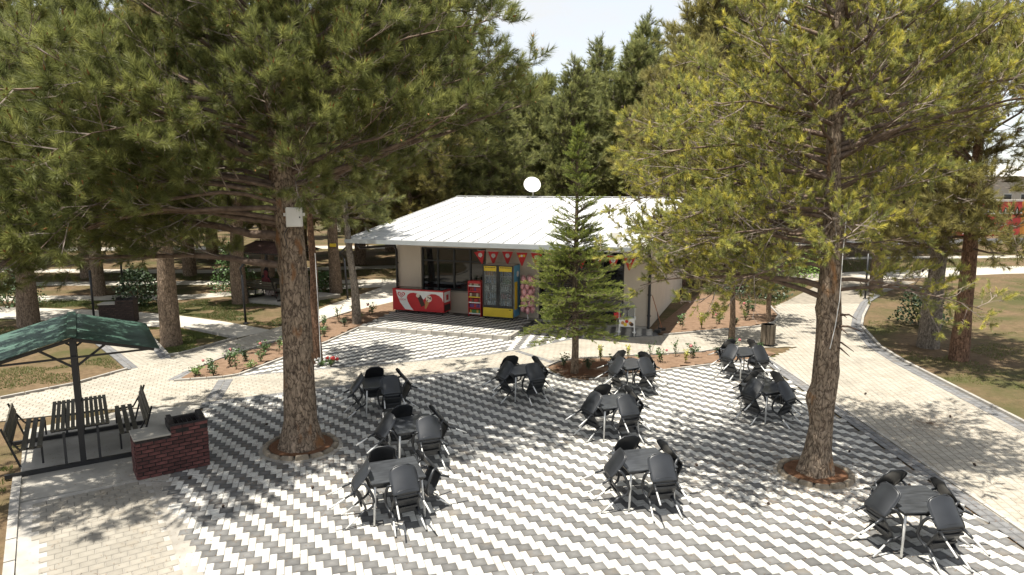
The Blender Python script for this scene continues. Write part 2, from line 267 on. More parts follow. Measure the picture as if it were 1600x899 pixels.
# ------------------------------------------------------------------ mesh helpers
class MB:
    def __init__(s): s.v = []; s.f = []; s.m = []
    def add(s, vs, fs, mi=0):
        o = len(s.v); s.v.extend(vs); s.f.extend([tuple(i + o for i in f) for f in fs]); s.m.extend([mi] * len(fs)); return s
    def box(s, c, d, rot=None, mi=0, taper=1.0):
        x, y, z = d[0] / 2, d[1] / 2, d[2] / 2
        vs = [Vector(q) for q in ((-x, -y, -z), (x, -y, -z), (x, y, -z), (-x, y, -z), (-x * taper, -y * taper, z), (x * taper, -y * taper, z), (x * taper, y * taper, z), (-x * taper, y * taper, z))]
        if rot is not None:
            m = Euler(rot).to_matrix(); vs = [m @ q for q in vs]
        return s.add([(q.x + c[0], q.y + c[1], q.z + c[2]) for q in vs], [(0, 3, 2, 1), (4, 5, 6, 7), (0, 1, 5, 4), (1, 2, 6, 5), (2, 3, 7, 6), (3, 0, 4, 7)], mi)
    def bar(s, a, b, w, h=None, mi=0, up=(0, 0, 1)):
        a, b = Vector(a), Vector(b); h = h or w; d = (b - a).normalized(); u = Vector(up)
        if abs(d.dot(u)) > 0.98: u = Vector((0, 1, 0))
        r = d.cross(u).normalized() * (w / 2); t = r.normalized().cross(d).normalized() * (h / 2)
        vs = []
        for p in (a, b): vs += [p - r - t, p + r - t, p + r + t, p - r + t]
        return s.add([tuple(q) for q in vs], [(0, 1, 2, 3), (7, 6, 5, 4), (0, 4, 5, 1), (1, 5, 6, 2), (2, 6, 7, 3), (3, 7, 4, 0)], mi)
    def prism(s, poly, z0, z1, mi=0):
        n = len(poly); vs = [(p[0], p[1], z0) for p in poly] + [(p[0], p[1], z1) for p in poly]
        return s.add(vs, [tuple(range(n - 1, -1, -1)), tuple(range(n, 2 * n))] + [(i, (i + 1) % n, n + (i + 1) % n, n + i) for i in range(n)], mi)
    def plate(s, poly, y0, y1, mi=0):       # polygon in the x-z plane, extruded along y from y0 (front) to y1
        n = len(poly); vs = [(p[0], y0, p[1]) for p in poly] + [(p[0], y1, p[1]) for p in poly]
        return s.add(vs, [tuple(range(n)), tuple(range(2 * n - 1, n - 1, -1))] + [(i, n + i, n + (i + 1) % n, (i + 1) % n) for i in range(n)], mi)
    def tube(s, pts, rad, n=6, mi=0, cap=True):
        pts = [Vector(p) for p in pts]; k = len(pts)
        if not hasattr(rad, '__len__'): rad = [rad] * k
        vs = []; fs = []; prev = None
        for i, p in enumerate(pts):
            d = (pts[min(i + 1, k - 1)] - pts[max(i - 1, 0)]).normalized()
            if prev is None:
                prev = d.orthogonal().normalized()
            u = (prev - d * prev.dot(d)); u = u.normalized() if u.length > 1e-6 else d.orthogonal().normalized(); prev = u
            w = d.cross(u)
            for j in range(n):
                a = 2 * PI * j / n; q = p + (u * math.cos(a) + w * math.sin(a)) * rad[i]; vs.append((q.x, q.y, q.z))
        for i in range(k - 1):
            for j in range(n):
                fs.append((i * n + j, i * n + (j + 1) % n, (i + 1) * n + (j + 1) % n, (i + 1) * n + j))
        if cap: fs += [tuple(range(n - 1, -1, -1)), tuple(range((k - 1) * n, k * n))]
        return s.add(vs, fs, mi)
    def lathe(s, prof, n=16, c=(0, 0, 0), mi=0):
        vs = []; fs = []
        for r, z in prof:
            for j in range(n):
                a = 2 * PI * j / n; vs.append((c[0] + r * math.cos(a), c[1] + r * math.sin(a), c[2] + z))
        for i in range(len(prof) - 1):
            for j in range(n): fs.append((i * n + j, i * n + (j + 1) % n, (i + 1) * n + (j + 1) % n, (i + 1) * n + j))
        if prof[0][0] > 1e-4: fs.append(tuple(range(n - 1, -1, -1)))
        if prof[-1][0] > 1e-4: fs.append(tuple(range((len(prof) - 1) * n, len(prof) * n)))
        return s.add(vs, fs, mi)
    def blob(s, c, r, n=8, seed=0, rough=0.15, mi=0):
        rr = random.Random(seed); rings = max(4, n // 2 + 1); vs = []; fs = []
        r = r if hasattr(r, '__len__') else (r, r, r)
        for i in range(rings + 1):
            th = PI * i / rings
            for j in range(n):
                k = 1 + rr.uniform(-rough, rough); a = 2 * PI * j / n
                vs.append((c[0] + r[0] * k * math.sin(th) * math.cos(a), c[1] + r[1] * k * math.sin(th) * math.sin(a), c[2] + r[2] * k * math.cos(th)))
        for i in range(rings):
            for j in range(n): fs.append((i * n + j, (i + 1) * n + j, (i + 1) * n + (j + 1) % n, i * n + (j + 1) % n))
        return s.add(vs, fs, mi)
    def mesh(s, name, mats, smooth=False):
        me = bpy.data.meshes.new(name); me.from_pydata(s.v, [], s.f)
        mats = mats if isinstance(mats, (list, tuple)) else [mats]
        for m in mats: me.materials.append(m)
        if len(mats) > 1: me.polygons.foreach_set('material_index', s.m)
        if smooth: me.polygons.foreach_set('use_smooth', [True] * len(me.polygons))
        me.update(); return me
    def obj(s, name, mats, parent=None, smooth=False, loc=None, rz=0, bevel=0):
        return mk(name, s.mesh(name, mats, smooth), parent, loc, rz, bevel)

def mk(name, me, parent=None, loc=None, rz=0, bevel=0):
    o = bpy.data.objects.new(name, me); COL.objects.link(o)
    if parent: o.parent = parent
    if loc: o.location = loc
    if rz: o.rotation_euler = (0, 0, rz)
    if bevel:
        b = o.modifiers.new('bevel', 'BEVEL'); b.width = bevel; b.segments = 2; b.limit_method = 'ANGLE'
    return o

def tag(o, label, cat, group=None, kind=None):
    o['label'] = label; o['category'] = cat
    if group: o['group'] = group
    if kind: o['kind'] = kind
    return o
def struct(o, kind='structure'):
    o['kind'] = kind; return o
def thing(name, label, cat, loc=(0, 0, 0), rz=0, group=None):
    o = bpy.data.objects.new(name, None); COL.objects.link(o); o.empty_display_size = 0.2
    o.location = loc; o.rotation_euler = (0, 0, rz)
    return tag(o, label, cat, group)
KIDS = {}
def children(o): return [c for c in o.children]
def copy_tree(o, parent=None):
    c = o.copy(); COL.objects.link(c); c.parent = parent
    for ch in children(o): copy_tree(ch, c)
    return c
ORD = ['first', 'second', 'third', 'fourth', 'fifth', 'sixth', 'seventh', 'eighth', 'ninth', 'tenth', 'eleventh', 'twelfth', 'thirteenth', 'fourteenth',
       'fifteenth', 'sixteenth', 'seventeenth', 'eighteenth', 'nineteenth', 'twentieth', 'twenty-first', 'twenty-second', 'twenty-third', 'twenty-fourth', 'twenty-fifth', 'twenty-sixth', 'twenty-seventh', 'twenty-eighth', 'twenty-ninth', 'thirtieth']

def inside(x, y, poly):
    c = False; n = len(poly); j = n - 1
    for i in range(n):
        xi, yi = poly[i][0], poly[i][1]; xj, yj = poly[j][0], poly[j][1]
        if (yi > y) != (yj > y) and x < (xj - xi) * (y - yi) / (yj - yi) + xi: c = not c
        j = i
    return c

# ------------------------------------------------------------------ ground and paving
gm = MB(); gm.add([(-300, -60, -0.035), (300, -60, -0.035), (300, 420, -0.035), (-300, 420, -0.035)], [(0, 1, 2, 3)])
struct(gm.obj('ground', M['ground']))

def in_view(x, y):
    d = y * 0.989 + 0.8
    return y > 8.7 and abs(x) / d < 0.76

def paver_unit(name, l, w, m):
    gx, gy, c = l / 2 - 0.003, w / 2 - 0.003, 0.007
    v = [(-gx, -gy, -0.009), (gx, -gy, -0.009), (gx, gy, -0.009), (-gx, gy, -0.009), (-gx + c, -gy + c, 0), (gx - c, -gy + c, 0), (gx - c, gy - c, 0), (-gx + c, gy - c, 0), (0, 0, 0.0005)]
    f = [(0, 1, 5, 4), (1, 2, 6, 5), (2, 3, 7, 6), (3, 0, 4, 7), (4, 5, 8), (5, 6, 8), (6, 7, 8), (7, 4, 8)]
    me = bpy.data.meshes.new(name); me.from_pydata(v, [], f); me.materials.append(m)
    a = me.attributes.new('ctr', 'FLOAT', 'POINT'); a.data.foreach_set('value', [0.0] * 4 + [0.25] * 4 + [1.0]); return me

def lay(parent, quads, mats, single=300, name='paver'):
    """quads: (x, y, z, angle, length, width, material). The nearest in view become objects of their own, the rest one mesh."""
    rr = random.Random(7)
    near = sorted([q for q in quads if in_view(q[0], q[1])], key=lambda q: q[0] ** 2 + q[1] ** 2)[:single]
    ns = set(map(id, near)); cache = {}
    for q in near:
        k = (round(q[4], 3), round(q[5], 3), q[6])
        if k not in cache: cache[k] = paver_unit(name, q[4], q[5], mats[q[6]])
        o = bpy.data.objects.new(name, cache[k]); COL.objects.link(o); o.parent = parent
        o.location = (q[0], q[1], q[2] + rr.uniform(-0.0015, 0.0015)); o.rotation_euler = (rr.uniform(-.004, .004), rr.uniform(-.004, .004), q[3])
    rest = [q for q in quads if id(q) not in ns]
    if not rest: return
    n = len(rest); A = np.array([q[:6] for q in rest]); mi = np.array([q[6] for q in rest])
    gx, gy, c = A[:, 4] / 2 - 0.003, A[:, 5] / 2 - 0.003, 0.007
    X = np.stack([-gx, gx, gx, -gx, -gx + c, gx - c, gx - c, -gx + c, gx * 0], 1); Y = np.stack([-gy, -gy, gy, gy, -gy + c, -gy + c, gy - c, gy - c, gy * 0], 1)
    Zt = np.array([-.009] * 4 + [0] * 4 + [.0005]); rng = np.random.default_rng(3)
    ca, sa = np.cos(A[:, 3])[:, None], np.sin(A[:, 3])[:, None]
    P = np.stack([A[:, 0:1] + X * ca - Y * sa, A[:, 1:2] + X * sa + Y * ca, A[:, 2:3] + Zt[None, :] + rng.uniform(-.0015, .0015, (n, 1))], 2).reshape(-1, 3)
    F = []
    base = [(0, 1, 5, 4), (1, 2, 6, 5), (2, 3, 7, 6), (3, 0, 4, 7), (4, 5, 8), (5, 6, 8), (6, 7, 8), (7, 4, 8)]
    for i in range(n):
        o = 9 * i; F.extend([tuple(a + o for a in f) for f in base])
    me = bpy.data.meshes.new(name + '_field'); me.from_pydata(P.tolist(), [], F)
    for m in mats: me.materials.append(m)
    me.polygons.foreach_set('material_index', np.repeat(mi, 8).tolist())
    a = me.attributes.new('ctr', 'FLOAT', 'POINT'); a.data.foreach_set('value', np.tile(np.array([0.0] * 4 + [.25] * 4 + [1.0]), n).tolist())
    o = bpy.data.objects.new(name + '_field', me); COL.objects.link(o); o.parent = parent; o['kind'] = 'stuff'

def sheet(name, poly, z, m, thick=0.0):
    b = MB()
    if thick: b.prism(poly, z - thick, z)
    else: b.add([(p[0], p[1], z) for p in poly], [tuple(range(len(poly)))])
    return struct(b.obj(name, m))

def zigzag(poly, ang, z=0.0, L=0.215, D=0.2, shift=0.108, holes=(), seed=1, zone=None):
    rr = random.Random(seed); ca, sa = math.cos(ang), math.sin(ang); out = []
    xs = [p[0] for p in poly]; ys = [p[1] for p in poly]; cx, cy = sum(xs) / len(xs), sum(ys) / len(ys); ext = 14
    for j in range(int(-ext / D), int(ext / D)):
        for i in range(int(-ext / L) - 60, int(ext / L) + 60):
            u, w = i * L + j * shift, -j * D
            if abs(u) > ext: continue
            x, y = cx + u * ca - w * sa, cy + u * sa + w * ca
            if zone and not zone(x, y): continue
            if not inside(x, y, poly): continue
            if any((x - h[0]) ** 2 + (y - h[1]) ** 2 < h[2] ** 2 for h in holes): continue
            if i % 2 == 0: out.append((x, y, z, ang, L, D, 0))
            elif rr.random() < 0.65:
                for s in (-1, 1): out.append((x + s * L / 4 * ca, y + s * L / 4 * sa, z, ang, L / 2, D, 1))
            else:
                for s in (-1, 1): out.append((x - s * D / 4 * sa, y + s * D / 4 * ca, z, ang, L, D / 2, 1))
    return out

def bond(poly, ang, z=0.0, L=0.2, D=0.165, holes=(), mi=0, maxy=99):
    ca, sa = math.cos(ang), math.sin(ang); out = []
    xs = [p[0] for p in poly]; ys = [p[1] for p in poly]; cx, cy = (min(xs) + max(xs)) / 2, (min(ys) + max(ys)) / 2
    ext = math.hypot(max(xs) - min(xs), max(ys) - min(ys)) / 2 + 1
    for j in range(int(-ext / D), int(ext / D) + 1):
        for i in range(int(-ext / L), int(ext / L) + 1):
            u, w = (i + (0.5 if j % 2 else 0)) * L, j * D
            x, y = cx + u * ca - w * sa, cy + u * sa + w * ca
            if y > maxy or not inside(x, y, poly) or not in_view(x, y): continue
            if any((x - h[0]) ** 2 + (y - h[1]) ** 2 < h[2] ** 2 for h in holes): continue
            out.append((x, y, z, ang, L, D, mi))
    return out

def along(line, width, step, off=0.0, z=0.004, mi=0, rows=1):
    """border blocks laid end to end along a polyline"""
    out = []; carry = 0.0
    for (x0, y0), (x1, y1) in zip(line[:-1], line[1:]):
        l = math.hypot(x1 - x0, y1 - y0); a = math.atan2(y1 - y0, x1 - x0); n = max(1, round(l / step)); st = l / n
        for k in range(n):
            t = (k + .5) * st
            for r in range(rows):
                o = off + (r - (rows - 1) / 2) * width
                out.append((x0 + math.cos(a) * t - math.sin(a) * o, y0 + math.sin(a) * t + math.cos(a) * o, z, a, st, width, mi))
    return out

TREE_L = (-4.39, 13.58); TREE_R = (5.72, 12.22)
plaza_poly = [(-3.9, 8.1), (-5.2, 10.1), (-6.3, 11.75), (-6.75, 13.2), (-7.65, 16.4), (-6.3, 17.07), (-4.19, 18.04), (-2.54, 18.8), (-0.76, 19.61), (0.96, 19.95),
              (1.45, 18.85), (2.15, 18.55), (3.7, 19.15), (5.82, 20.1), (7.75, 20.75), (7.72, 18.8), (7.7, 16.0), (7.7, 13.1), (7.68, 10.9), (7.68, 8.1)]
plaza = sheet('plaza', plaza_poly, -0.010, M['joint_d'])
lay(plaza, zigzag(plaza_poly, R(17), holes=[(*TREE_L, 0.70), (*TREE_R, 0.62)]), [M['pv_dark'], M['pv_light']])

upper_poly = [(-7.9, 19.0), (-7.25, 20.9), (-6.45, 23.2), (-5.84, 25.6), (-5.0, 29.2), (5.2, 25.4), (5.33, 24.25), (3.75, 24.0), (2.02, 23.65), (0.43, 22.34), (-0.83, 21.46), (-2.22, 20.97), (-3.92, 20.34), (-6.06, 19.61)]
ZL = lambda x, y: x < 0.2 + (y - 23.7) * 0.35
upper = sheet('kiosk_forecourt', upper_poly, -0.010, M['joint_d'])
step_poly = [(-5.72, 25.3), (-0.1, 23.62), (0.85, 26.75), (-4.85, 29.0)]
IS_STEP = lambda x, y: inside(x, y, step_poly)
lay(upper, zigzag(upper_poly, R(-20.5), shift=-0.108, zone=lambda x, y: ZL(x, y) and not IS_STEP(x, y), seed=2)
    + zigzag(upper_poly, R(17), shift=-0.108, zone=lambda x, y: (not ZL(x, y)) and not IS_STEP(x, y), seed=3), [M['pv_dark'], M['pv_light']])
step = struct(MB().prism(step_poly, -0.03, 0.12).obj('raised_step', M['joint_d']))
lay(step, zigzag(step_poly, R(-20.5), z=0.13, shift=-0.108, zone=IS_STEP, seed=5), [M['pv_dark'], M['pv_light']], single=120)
# kerb stones along the step's front
def kerb(name, line, w=0.09, h=0.06, z=0.0, step_l=0.5, m='kerb'):
    s = bpy.data.objects.new(name, None); COL.objects.link(s); struct(s); cache = {}
    for q in along(line, w, step_l):
        k = round(q[4], 2)
        if k not in cache:
            b = MB().box((0, 0, 0), (k - 0.008, w, h + 0.06), taper=0.97); cache[k] = b.mesh('kerb_stone', M[m])
        o = bpy.data.objects.new('kerb_stone', cache[k]); COL.objects.link(o); o.parent = s
        o.location = (q[0], q[1], z + h / 2 - 0.03); o.rotation_euler = (0, 0, q[3])
    return s
kerb('step_kerb', [(-5.76, 25.26), (-0.1, 23.57), (0.25, 24.6)], 0.12, 0.14, 0.0, 0.62)

cross_poly = [(-14, 14.2), (-10.3, 15.95), (-7.7, 16.4), (-4.2, 18.1), (-.76, 19.65), (1.0, 20.0), (1.42, 20.5), (2.05, 20.9), (3.3, 21.15), (6.16, 21.75), (8.26, 22.4), (9.7, 22.6), (9.56, 25.75),
              (5.52, 24.3), (3.75, 24.0), (2.0, 23.7), (.43, 22.34), (-.83, 21.46), (-2.2, 20.97), (-3.9, 20.34), (-6.06, 19.61), (-7.96, 18.93), (-9.46, 18.45), (-9.57, 19.4), (-10.8, 21.3), (-11.36, 19.6), (-12, 18.05), (-13.06, 16.8), (-15.5, 14.9)]
cross = sheet('cross_path', cross_poly, -0.014, M['joint'])
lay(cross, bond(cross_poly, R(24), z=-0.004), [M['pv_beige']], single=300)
main_poly = [(-9.57, 19.4), (-9.18, 20.97), (-8.18, 23.6), (-7.58, 27.3), (-6.84, 29.3), (-5.54, 31.7), (-4.5, 34.5), (-5.6, 38.2), (-6.7, 37.5), (-8.43, 30.4), (-8.96, 25.9), (-9.7, 23.9), (-10.67, 21.5), (-10.8, 21.3)]
mainp = sheet('garden_path', main_poly, -0.018, M['farpath'])
lay(mainp, bond(main_poly, R(70), z=-0.008, maxy=27), [M['pv_beige']], single=150)
branch_poly = [(-9.9, 23.9), (-12.6, 25.8), (-14.4, 26.0), (-17.5, 26.9), (-24, 28.2), (-24, 30.5), (-17.1, 29.3), (-14.3, 28.4), (-11.5, 26.9), (-9.1, 25.3)]
branchp = sheet('branch_path', branch_poly, -0.022, M['farpath'])
narrow_poly = [(-10.9, 20.9), (-11.3, 19.7), (-12.6, 21.2), (-14.5, 23.3), (-17.2, 27), (-15.6, 27), (-13.5, 24.6)]
narrowp = sheet('narrow_path', narrow_poly, -0.020, M['farpath'])
lay(narrowp, bond(narrow_poly, R(-45), z=-0.009), [M['pv_beige']], single=60)
right_poly = [(7.98, 7.5), (8.0, 18), (8.1, 20.9), (8.75, 21.6), (9.7, 22.6), (9.56, 25.75), (10.4, 26.6), (11.2, 28.1), (11.87, 30.3), (15.3, 35), (17.3, 37.8), (20, 41), (22.9, 38.3), (18.3, 33.7), (16.4, 31.3),
              (14.35, 27.9), (13.3, 25.9), (12.2, 22.5), (11.9, 20.5), (11.75, 18.2), (11.5, 14.6), (11.6, 12), (12.3, 7.5)]
rightp = sheet('wide_path', right_poly, -0.016, M['joint'])
lay(rightp, bond(right_poly, R(82), z=-0.006, maxy=31), [M['pv_beige']], single=300)
pad_poly = [(-4.15, 8.1), (-6.62, 11.85), (-7.02, 11.85), (-8.15, 11.05), (-6.0, 8.0)]
padp = sheet('interlocking_pad', [(-4.05, 8.1), (-6.4, 11.9), (-7.02, 12.0), (-8.5, 11.05), (-6.35, 8.0)], -0.012, M['kerb'])
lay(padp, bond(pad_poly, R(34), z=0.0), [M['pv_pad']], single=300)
slab_poly = [(-8.5, 11.1), (-7.0, 12.0), (-6.35, 11.95), (-6.85, 13.4), (-7.72, 16.35), (-9.3, 16.0), (-10.9, 14.6), (-9.3, 12.25)]
sheet('concrete_slab', slab_poly, 0.0, M['concrete'], 0.03)
fill_poly = [(-3.85, 8.1), (-4.12, 8.1), (-6.62, 11.86), (-6.2, 11.95)]
sheet('concrete_fill', fill_poly, -0.003, M['fillc'])

# borders and kerbs
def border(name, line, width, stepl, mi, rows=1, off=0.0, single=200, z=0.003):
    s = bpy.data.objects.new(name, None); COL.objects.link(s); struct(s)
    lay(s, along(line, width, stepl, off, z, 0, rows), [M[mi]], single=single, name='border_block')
back_line = [(-7.75, 16.42), (-6.3, 17.12), (-4.19, 18.1), (-2.54, 18.86), (-0.76, 19.67), (1.0, 20.0)]
border('plaza_border', back_line, 0.12, 0.2, 'pv_grey', 2)
border('plaza_edge_border', [(7.86, 8.0), (7.88, 12), (7.9, 16), (7.92, 18.8), (7.95, 20.8)], 0.15, 0.2, 'pv_grey', 2)
border('wide_path_border', [(12.3, 7.5), (11.6, 12), (11.5, 14.6), (11.75, 18.2), (11.9, 20.5), (12.2, 22.5), (13.3, 25.9), (14.35, 27.9), (16.4, 31.3), (18.3, 33.7)], 0.17, 0.2, 'pv_grey', 2)
border('path_band', [(-7.6, 16.75), (-8.05, 18.6)], 0.2, 0.2, 'pv_grey', 2, single=60)
border('path_crossing_band', [(1.3, 20.4), (0.15, 21.95)], 0.2, 0.2, 'pv_grey', 1, single=40)
border('garden_path_border', [(-9.5, 18.5), (-9.45, 19.4), (-9.1, 20.97), (-8.1, 23.6), (-7.5, 27.3)], 0.16, 0.2, 'pv_grey', 2, single=80)
border('narrow_path_border', [(-11.3, 19.75), (-12.6, 21.25), (-14.5, 23.35)], 0.16, 0.2, 'pv_grey', 2, single=60)
border('narrow_path_far_border', [(-10.9, 20.95), (-13.5, 24.6)], 0.16, 0.2, 'pv_grey', 2, single=60)
border('forecourt_border', [(-7.9, 18.95), (-6.06, 19.58), (-3.92, 20.32), (-2.22, 20.94), (-0.83, 21.43), (0.43, 22.3), (2.02, 23.65), (3.75, 23.98), (5.33, 24.25)], 0.12, 0.2, 'pv_grey', 1, single=150)

# planting beds
rose_poly = [(-9.46, 18.5), (-8.2, 18.82), (-7.9, 19.05), (-7.28, 20.9), (-6.47, 23.2), (-5.89, 25.7), (-5.05, 29.0), (-5.3, 31.9), (-6.84, 29.33), (-7.58, 27.31), (-8.18, 23.59), (-9.18, 20.97), (-9.5, 19.4)]
fir_poly = [(1.06, 19.92), (1.42, 20.45), (2.05, 20.85), (3.31, 21.1), (4.48, 21.35), (6.16, 21.7), (6.85, 22.1), (8.26, 22.3), (8.6, 21.63), (7.85, 20.9), (6.02, 20.2), (4.56, 19.6), (2.76, 18.75), (2.15, 18.58), (1.55, 18.75)]
rbed_poly = [(5.5, 24.35), (9.5, 25.85), (10.35, 26.6), (11.15, 28.1), (11.6, 30.4), (10.9, 31.1), (9.6, 34.5), (5.3, 25.2)]
def bed(name, poly, m, z=0.02, seed=0, cell=0.16):
    xs = [p[0] for p in poly]; ys = [p[1] for p in poly]; b = MB(); idx = {}
    for i in range(int((max(xs) - min(xs)) / cell) + 1):
        for j in range(int((max(ys) - min(ys)) / cell) + 1):
            x, y = min(xs) + i * cell, min(ys) + j * cell
            if inside(x, y, poly): idx[i, j] = len(b.v); b.v.append((x, y, z + 0.035 * noise.noise((x * 1.7, y * 1.7, seed)) + 0.02 * noise.noise((x * 6, y * 6, seed))))
    for (i, j) in idx:
        if all(k in idx for k in ((i + 1, j), (i + 1, j + 1), (i, j + 1))): b.f.append((idx[i, j], idx[i + 1, j], idx[i + 1, j + 1], idx[i, j + 1])); b.m.append(0)
    o = b.obj(name, m, smooth=True); return struct(o)
sheet('rose_bed_base', rose_poly, -0.006, M['bed']); sheet('fir_bed_base', fir_poly, -0.006, M['bed']); sheet('side_bed_base', rbed_poly, -0.006, M['bed'])
bed('rose_bed', rose_poly, M['bed'], seed=1); bed('fir_bed', fir_poly, M['bed'], seed=2); bed('side_bed', rbed_poly, M['bed'], seed=3)
bed('needle_litter', [(1.15, 19.8), (1.5, 20.3), (2.3, 20.6), (3.2, 20.6), (3.5, 19.6), (2.8, 18.95), (2.1, 18.7), (1.5, 18.9)], M['mulch'], z=0.032, seed=4)
kerb('rose_bed_kerb', [(-9.42, 18.42), (-8.2, 18.76), (-7.85, 19.02), (-7.22, 20.9), (-6.42, 23.2), (-5.84, 25.6)], 0.08, 0.05)
kerb('rose_bed_back_kerb', [(-9.45, 19.4), (-9.14, 20.97), (-8.14, 23.59), (-7.54, 27.31), (-6.8, 29.33)], 0.08, 0.05)
kerb('fir_bed_kerb', [(1.06, 19.95), (1.42, 20.49), (2.05, 20.9), (3.31, 21.15), (4.48, 21.4), (6.16, 21.75), (6.85, 22.15), (8.3, 22.35)], 0.07, 0.045)
kerb('fir_bed_front_kerb', [(2.15, 18.56), (2.76, 18.73), (4.56, 19.58), (6.02, 20.18), (7.85, 20.88)], 0.07, 0.03)
kerb('side_bed_kerb', [(5.5, 24.3), (9.5, 25.8), (10.4, 26.58), (11.18, 28.1), (11.65, 30.4)], 0.08, 0.05)
kerb('wide_path_kerb', [(12.5, 7.5), (11.82, 12), (11.72, 14.6), (11.96, 18.2), (12.12, 20.5), (12.42, 22.5), (13.5, 25.85), (14.55, 27.8), (16.6, 31.2)], 0.09, 0.06)
kerb('plaza_side_kerb', [(8.06, 8.0), (8.08, 12), (8.1, 16), (8.1, 20.6)], 0.07, 0.02)
kerb('lawn_kerb', [(-13.1, 16.85), (-12.05, 18.1), (-11.4, 19.65)], 0.08, 0.05)
kerb('triangle_kerb', [(-14.4, 26.0), (-11.05, 21.35), (-10.75, 21.5), (-9.85, 23.85), (-12.6, 25.75)], 0.08, 0.05)
kerb('pad_kerb', [(-6.4, 7.9), (-8.55, 11.05), (-9.35, 12.25)], 0.14, 0.03, 0.0, 0.7)

def strip(name, line, w, z, m):
    L = []; Rr = []
    for i, p in enumerate(line):
        a, c = line[max(i - 1, 0)], line[min(i + 1, len(line) - 1)]; d = Vector((c[0] - a[0], c[1] - a[1])).normalized()
        L.append((p[0] - d.y * w / 2, p[1] + d.x * w / 2)); Rr.append((p[0] + d.y * w / 2, p[1] - d.x * w / 2))
    b = MB(); n = len(line)
    b.add([(p[0], p[1], z) for p in L] + [(p[0], p[1], z) for p in Rr], [(i, n + i, n + i + 1, i + 1) for i in range(n - 1)]); return struct(b.obj(name, m))
strip('park_path', [(-40, 33), (-26, 32.5), (-16, 33), (-12.8, 34.8), (-8, 36.8), (-4, 39)], 1.5, -0.026, M['farpath'])
strip('park_path', [(-45, 39), (-28, 37.5), (-18, 38), (-9.5, 38.4), (-2, 40), (8, 44)], 1.5, -0.030, M['farpath'])
strip('park_path', [(-50, 45), (-30, 43.5), (-20, 43), (-8, 45.5), (4, 49), (16, 55)], 1.8, -0.028, M['farpath'])
strip('park_path', [(-70, 58), (-40, 58), (-20, 60), (0, 61), (30, 64)], 3.0, -0.027, M['farpath'])
strip('park_path', [(12, 40.5), (20, 40.6), (30, 43.5), (45, 46), (70, 48)], 3.4, -0.025, M['farpath'])
strip('park_path', [(14, 50), (30, 51.5), (50, 53), (80, 55)], 1.6, -0.025, M['farpath'])
strip('park_road', [(24, 66), (42, 66), (60, 69), (90, 74)], 6.0, -0.024, M['asphalt'])

# ------------------------------------------------------------------ trees
def shoot_proto(name, m, n, length, nl, nw, spread, seed, bud=False, flat=False):
    """one leafy shoot: a short stem set round with needles (one thin triangle each)"""
    rr = random.Random(seed); v = []; f = []; tip = []; mi = []
    for i in range(n):
        t = (i + rr.random()) / n; a = rr.uniform(0, 2 * PI); sp = spread * (1.25 - 0.75 * t) * rr.uniform(0.75, 1.2)
        o = Vector((0, 0, t * length)); d = Vector((math.sin(sp) * math.cos(a), math.sin(sp) * math.sin(a) * (0.4 if flat else 1), math.cos(sp))).normalized()
        l = nl * rr.uniform(0.75, 1.15); s = d.cross(Vector((rr.gauss(0, 1), rr.gauss(0, 1), rr.gauss(0, 1)))).normalized() * nw / 2
        k = len(v); e = o + d * l + Vector((0, 0, 0.05 * l))
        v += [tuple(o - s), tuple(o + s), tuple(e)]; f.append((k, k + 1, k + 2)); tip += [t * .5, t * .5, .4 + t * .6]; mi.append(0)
    k = len(v); r = nw * .6                                    # the woody stem
    v += [(r, 0, -0.05), (-r, r, -0.05), (-r, -r, -0.05), (0, 0, length)]; f += [(k, k + 1, k + 3), (k + 1, k + 2, k + 3), (k + 2, k, k + 3)]; tip += [0] * 4; mi += [1] * 3
    if bud:
        k = len(v); b = 0.014; z = length * 1.0
        v += [(b, 0, z), (-b, b, z), (-b, -b, z), (0, 0, z + .08), (0, 0, z - .02)]; tip += [0] * 5
        f += [(k, k + 1, k + 3), (k + 1, k + 2, k + 3), (k + 2, k, k + 3)]; mi += [2] * 3
    me = bpy.data.meshes.new(name); me.from_pydata(v, [], f); me.materials.append(m); me.materials.append(M['twig']); me.materials.append(M['bud'])
    me.polygons.foreach_set('material_index', mi)
    a = me.attributes.new('tip', 'FLOAT', 'POINT'); a.data.foreach_set('value', tip)
    return bpy.data.objects.new(name, me)

